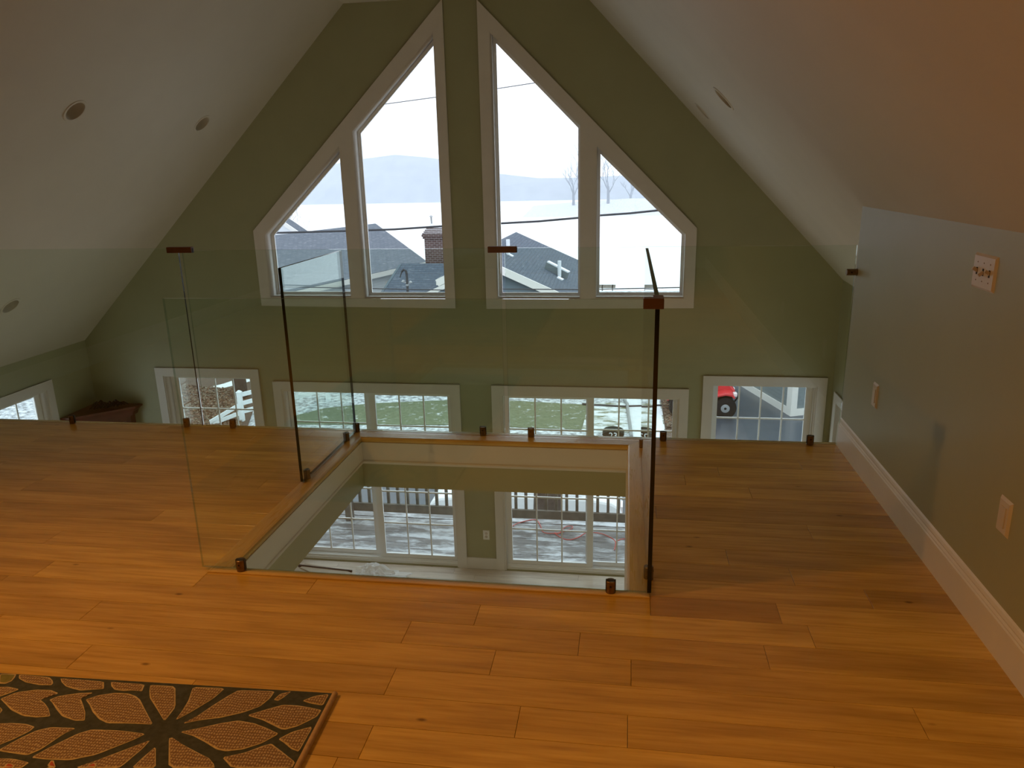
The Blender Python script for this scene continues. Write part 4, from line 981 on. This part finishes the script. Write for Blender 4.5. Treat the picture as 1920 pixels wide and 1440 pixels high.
for e, z0, z1 in ((.05, zs-.12, zs-.03), (.085, zs-.03, zs+.05)): cbox(e, z0, z1, 'brick', 'corbel', t)
st = 4; hh = (ctop-zs-.05)/st
for i in range(st):
    e = .06-.045*i; cc = cbox(e, zs+.05+i*hh, zs+.05+(i+1)*hh-.012, 'brick', 'corbel', t); cbox(e-.004, zs+.05+(i+1)*hh-.012, zs+.05+(i+1)*hh, 'snow', 'snow_ledge', cc)
mb = MB(); q = onY(811, 424, yc); mb.box(q.x-.09, q.x+.12, yc-.08, yc+.08, ctop, ctop+.14); mb.build('flue', 'snow', t)
mb = MB(); mb.tube([(q.x-.03, yc, ctop+.1), (q.x-.04, yc, ctop+.42)], .035, 8); mb.lathe([(.09, 0), (.03, .06)], (q.x-.04, yc, ctop+.40), 'Z', 10); mb.build('vent_cap', 'grey_metal', t)
# service mast
ym = Cq.y-.4
q0, q1 = onY(765, 556, ym), onY(759, 507, ym)
t = thing('service_mast', 'bent service mast with snow-topped insulators in front of the slate roof', 'utility mast', (q0.x, ym, G))
mb = MB(); mb.tube([(q0.x, ym, G), (q0.x, ym, q1.z-.12), (q0.x-.02, ym, q1.z-.02), (q0.x-.10, ym, q1.z+.03), (q0.x-.18, ym, q1.z-.05)], .045, 8); mb.build('pipe', 'wire', t, smooth=True)
mb = MB(); mb.tube([(q0.x-.18, ym, q1.z-.05), (q0.x-.25, ym, q1.z-.25)], .02, 6); mb.build('drip_loop', 'wire', t)
for dx, dz in ((-.14, -.42), (.12, -.45), (0, -.55)):
    mb = MB(); mb.lathe([(.05, 0), (.07, .03), (.03, .08)], (q0.x+dx, ym, q1.z+dz), 'Z', 10); mb.bar((q0.x, ym, q1.z+dz-.02), (q0.x+dx, ym, q1.z+dz), .03); mb.build('insulator', 'grey_metal', t)

# slate-roofed gable house in the lake-side window
zr3 = -1.5
P2 = onZ(968, 435, zr3); P1 = onZ(903, 483, zr3)
rd = (P2-P1).normalized(); pe = Vector((rd.y, -rd.x, 0))
if pe.x < 0: pe = -pe
def proj(P):
    v = np.array([P[0], P[1], P[2]-H]); zz = v@_f; return 960+CF*(v@_r)/zz, 720+CF*(v@_d)/zz
def solve_slope(P, px, py, w):
    lo, hi = .05, 2.5
    def err(s):
        x, y = proj(P+pe*w-Vector((0, 0, s*w))); x0, y0 = proj(P); return (y-y0)/(x-x0)-(py-y0)/(px-x0)
    for _ in range(50):
        m_ = (lo+hi)/2
        if err(m_) > 0: hi = m_
        else: lo = m_
    return (lo+hi)/2
s2 = solve_slope(P2, 1087, 487, 5.0); s1 = solve_slope(P1, 1050, 551, 5.0)
sA = (s1+s2)/2; WD = 2.0
while WD < 6 and proj(P2+pe*WD-Vector((0, 0, sA*WD)))[0] < 1106: WD += .05
E2 = P2+pe*WD-Vector((0, 0, sA*WD)); E1 = P1+pe*WD-Vector((0, 0, sA*WD))
hB = gable_house('house', 'dark blue gabled house with arched window and white rake boards by the lake', P1, P2, E2, E1, 'siding_blue', 'roof_blue', bk=.45)
nrm = (P2-P1).cross(E1-P1).normalized(); nrm = nrm if nrm.z > 0 else -nrm
def on_roof(px, py):
    r_ = Vector(ray(px, py)); o_ = Vector((0, 0, H)); return o_+r_*((P1-o_).dot(nrm)/r_.dot(nrm))
for (bx, by, ty) in ((1049, 519, 489), (953, 478, 449)):
    q = on_roof(bx, by); q2 = onY(bx, ty, q.y); mb = MB(); mb.tube([q, (q.x, q.y, q2.z)], .075, 10); mb.build('vent_pipe', 'pvc', hB, smooth=True)
a_, b_ = on_roof(1022, 503), on_roof(1061, 523); mb = MB(); mb.bar(a_+nrm*.14, b_+nrm*.14, .22, .28); mb.build('roof_vent', 'siding_grey', hB)
mb = MB(); mb.bar(a_+nrm*.30, b_+nrm*.30, .20, .06); mb.build('roof_vent_snow', 'snow', hB)
a_, b_ = on_roof(1045, 521), on_roof(1055, 526); mb = MB(); mb.bar(a_+nrm*.03, b_+nrm*.03, .2, .05); mb.build('snow_patch', 'snow', hB)
a_, b_ = on_roof(950, 476), on_roof(961, 482); mb = MB(); mb.bar(a_+nrm*.03, b_+nrm*.03, .12, .05); mb.build('snow_patch', 'snow', hB)
# arched gable window
gn = -rd
def on_gable(px, py):
    r_ = Vector(ray(px, py)); o_ = Vector((0, 0, H)); p0 = P1*.96+P2*.04+gn*.1; return o_+r_*((p0-o_).dot(gn)/r_.dot(gn))
arc = [on_gable(*q) for q in ((952, 556), (952, 538), (965, 538.5), (975, 543), (983, 551), (986, 556))]
mb = MB(); mb.tube(arc, .10, 6); mb.build('arched_window_trim', 'trim', hB)
mb = MB(); mb.poly([q-gn*.03 for q in arc]); mb.poly([q-gn*.09 for q in arc]); mb.build('arched_window_pane', 'car_glass', hB)

# small white gable house by the shore
q0 = onY(545, 398, 52); q1 = onY(581, 426, 52)
Pn = Vector((q0.x-1.2, 50.5, q0.z+.35)); Pf = Vector((q0.x-1.05, 51.6, q0.z+.35))
dpe = Vector((Pf.y-Pn.y, -(Pf.x-Pn.x), 0)).normalized()
gable_house('house', 'small white clapboard house with grey roof close to the lake shore', Pn, Pf, Pf+dpe*3.0-Vector((0, 0, 1.9)), Pn+dpe*3.0-Vector((0, 0, 1.9)), 'siding_white', 'roof_grey', base=-8)
# grey clapboard garage corner by the driveway
cn = onZ(1483, 781, G); cl_ = onZ(1393, 726, G); cr_ = onZ(1560, 774, G)
t = thing('garage', 'grey clapboard building corner with white corner board beside the driveway', 'building', (cn.x, cn.y, G))
dl = (cl_-cn).normalized(); dr = (cr_-cn).normalized()
le = cn+dl*9; re = cn+dr*6; bk = le+dr*6
mb = MB(); mb.prism([(q.x, q.y, G) for q in (cn, re, bk, le)], [(q.x, q.y, G+3.2) for q in (cn, re, bk, le)]); mb.build('wall', 'siding_grey', t)
mb = MB(); o1 = Vector((0, 0, .12))
nl = Vector((dl.y, -dl.x, 0)); nl = nl if nl.dot(cn-bk) > 0 else -nl; nr = Vector((dr.y, -dr.x, 0)); nr = nr if nr.dot(cn-bk) > 0 else -nr
mb.bar(cn+nl*.02+o1, le+nl*.02+o1, .06, .24); mb.build('base_board', 'trim', t)
mb = MB(); mb.bar(cn+nr*.02+o1, re+nr*.02+o1, .06, .24); mb.build('base_board', 'trim', t)
mb = MB(); mb.prism([cn+nl*.06+nr*.06, cn+dl*.22+nl*.06, cn+dl*.22, cn+dr*.14, cn+dr*.14+nr*.06], [q+Vector((0, 0, 3.2)) for q in (cn+nl*.06+nr*.06, cn+dl*.22+nl*.06, cn+dl*.22, cn+dr*.14, cn+dr*.14+nr*.06)]); mb.build('corner_board', 'trim', t)
mb = MB(); cz = G+3.2; ctr = (cn+bk)/2
for a_, b_ in ((cn, re), (re, bk), (bk, le), (le, cn)): mb.poly([(a_.x, a_.y, cz), (b_.x, b_.y, cz), (ctr.x, ctr.y, cz+.6)])
mb.poly([(q.x, q.y, cz) for q in (le, bk, re, cn)]); mb.build('roof', 'roof_grey', t)

# overhead cables
def cable(pts, Y, r, label):
    w = [onY(*q, Y) for q in pts]; d0 = (w[0]-w[1]).normalized(); d1 = (w[-1]-w[-2]).normalized()
    mb = MB(); mb.tube([w[0]+d0*12]+w+[w[-1]+d1*12], r, 6); tag(mb.build('overhead_cable', 'wire', smooth=True), label, 'cable')
cable([(716, 196), (819, 182), (927, 167), (1012, 154)], 15, .008, 'thin overhead cable high against the white sky')
cable([(500, 437), (650, 433), (740, 430), (830, 424), (936, 419), (1010, 415), (1089, 408), (1123, 404), (1180, 400), (1238, 394)], 15, .022, 'thick dark overhead cable crossing above the roofs and lake')
cable([(690, 541), (836, 544), (936, 542), (1089, 543), (1279, 539)], 13.5, .010, 'thin low overhead cable just above the window sills')
# small dock on the ice
q = onZ(1128, 556, -9.5)
t = thing('dock_rack', 'small dark dock frame standing on the frozen lake', 'dock', (q.x, q.y, -9.5))
for i in range(3):
    for j in range(2):
        mb = MB(); mb.box(q.x-.9+i*.9, q.x-.82+i*.9, q.y+j, q.y+j+.08, -9.5, -8.6); mb.build('post', 'deck_rail', t)
for j in range(2):
    mb = MB(); mb.box(q.x-1.1, q.x+1.2, q.y+j, q.y+j+.06, -8.75, -8.6); mb.build('rail', 'deck_rail', t)

# far wooded shore under haze
def hill(name, label, pts, Y, depth, seed):
    rr = random.Random(seed); mb = MB(); n = len(pts)
    tops = [onY(px, py, Y) for px, py in pts]
    v = []
    for q in tops: v.append([(q.x, Y-depth*.5, -9.5), (q.x, Y-depth*.3, -9.5+(q.z+9.5)*.55), (q.x, Y, q.z), (q.x, Y+depth, -9.5)])
    for i in range(n-1):
        for j in range(3): mb.poly([v[i][j], v[i+1][j], v[i+1][j+1], v[i][j+1]])
    o = mb.build(name, 'woods', kind='structure'); return o
MT['woods'] = flat('leafless_wooded_hill', (.12, .13, .15), .95, var=.3, scale=.2)
hill('hill_far', '', [(150, 330), (350, 325), (500, 322), (600, 312), (680, 298), (740, 290), (800, 295), (860, 303), (930, 325), (1010, 334), (1080, 333), (1150, 330), (1300, 322), (1500, 315)], 300, 40, 1)
for i, (pts, Yd) in enumerate((([(1000, 386), (1085, 378), (1180, 372), (1260, 372), (1500, 365)], 205),)):
    mb = MB(); w = [onY(*q, Yd) for q in pts]
    for a_, b_ in zip(w[:-1], w[1:]): mb.prism([(a_.x, Yd-22, -9.5), (a_.x, Yd+25, -9.5), (a_.x, Yd, a_.z)], [(b_.x, Yd-22, -9.5), (b_.x, Yd+25, -9.5), (b_.x, Yd, b_.z)])
    mb.build('shore_point', MT['verge'], kind='structure')
for i, (px, py, Yd, hgt, sd) in enumerate(((1090, 384, 195, 17, 1), (1075, 384, 200, 12, 2), (1140, 378, 200, 14, 3), (1182, 376, 212, 8, 4), (1235, 376, 205, 9, 5))):
    q = onY(px, py, Yd); bare_tree('bare_tree', ('tallest hazy bare tree at the tip of the far shore point', 'shorter hazy bare tree leaning on the tallest far shore tree', 'middle hazy bare tree of the far shore point', 'smallest hazy bare tree on the far shore point', 'last hazy bare tree of the row along the far shore point')[i], (q.x, Yd, -9.0), hgt, 'bark', .35, sd, 4, .6, 3, 'trees on the far shore')
q = onY(556, 432, 60); bare_tree('bare_tree', 'tall leafless tree behind the small white clapboard house', (q.x-2.2, 62, -9), 9.5, 'twig', .10, 21, 4, .5, 3)
q = onY(590, 440, 46); bare_tree('bare_tree', 'small leafless tree beside the long grey roof', (q.x, 46, G), 4.3, 'twig', .05, 22, 4, .5, 3)

# winter haze over the lake (real scattering volume)
mb = MB(); mb.box(-300, 200, 75, 420, -9.45, 13)
mh = bpy.data.materials.new('lake_haze'); mh.use_nodes = True; nt = mh.node_tree; nt.nodes.clear()
o_ = N(nt, 'ShaderNodeOutputMaterial'); vs = N(nt, 'ShaderNodeVolumeScatter'); vs.inputs['Color'].default_value = (.74, .84, 1, 1); vs.inputs['Density'].default_value = .0042; vs.inputs['Anisotropy'].default_value = 0.0
nt.links.new(vs.outputs[0], o_.inputs['Volume']); mh.volume_intersection_method = 'FAST' if hasattr(mh, 'volume_intersection_method') else None
tag(mb.build('lake_haze', mh), 'pale winter haze hanging over the frozen lake and far shore', 'haze', kind='stuff')

# ------------------------------------------------------------------ warm lamps of the loft (recessed cans and floor lamp behind the camera)
WARM = (1.0, .47, .12)
def glow(c, power, color, spread):
    ld = bpy.data.lights.new('can_glow', 'AREA'); ld.shape = 'DISK'; ld.size = .12; ld.energy = power; ld.color = color; ld.spread = R2(spread)
    lo = bpy.data.objects.new('can_glow', ld); COL.objects.link(lo); lo.location = c; return lo
for (x, y), lab, pw in ((CAN_LOFT_R[0], 'lit recessed ceiling light on the knee wall slope above the rug end of the loft', 2.2), (CAN_LOFT_R[1], 'lit recessed ceiling light on the knee wall slope by the back wall', 5)):
    can_light(mapR, uR(x), y, lab, 'lit loft lights'); glow(Vector(mapR(uR(x), y, -.05)), pw, WARM, 118)
for (x, y), lab, pw in ((CAN_LOFT_L[0], 'lit recessed ceiling light on the open slope above the rug', 15), (CAN_LOFT_L[1], 'lit recessed ceiling light on the open slope by the back wall', 4)):
    can_light(mapL, uL(x), y, lab, 'lit loft lights'); glow(Vector(mapL(uL(x), y, -.05)), pw, WARM, 130).rotation_euler = (0, R2(-32), 0)
# lower room lights in the flat ceiling under the loft
def low_can(x, y, lab, pw):
    t = thing('recessed_light', lab, 'ceiling light', (x, y, -.305), 'lower room lights')
    b = MB(); b.lathe([(.11, 0), (.108, -.004), (.085, -.005), (.082, -.001)], (x, y, -.305), 'Z', 24); b.build('trim_ring', 'trim', t)
    glow((x, y, -.32), pw, (1.0, .90, .70), 130)
low_can(-2.9, 3.85, 'lit recessed light in the flat ceiling under the loft edge, armoire side', 17); low_can(.95, 3.85, 'lit recessed light in the flat ceiling under the loft edge, knee wall side', 17)
low_can(-1.6, .6, 'lit recessed light in the flat ceiling under the loft, behind the opening', 26)
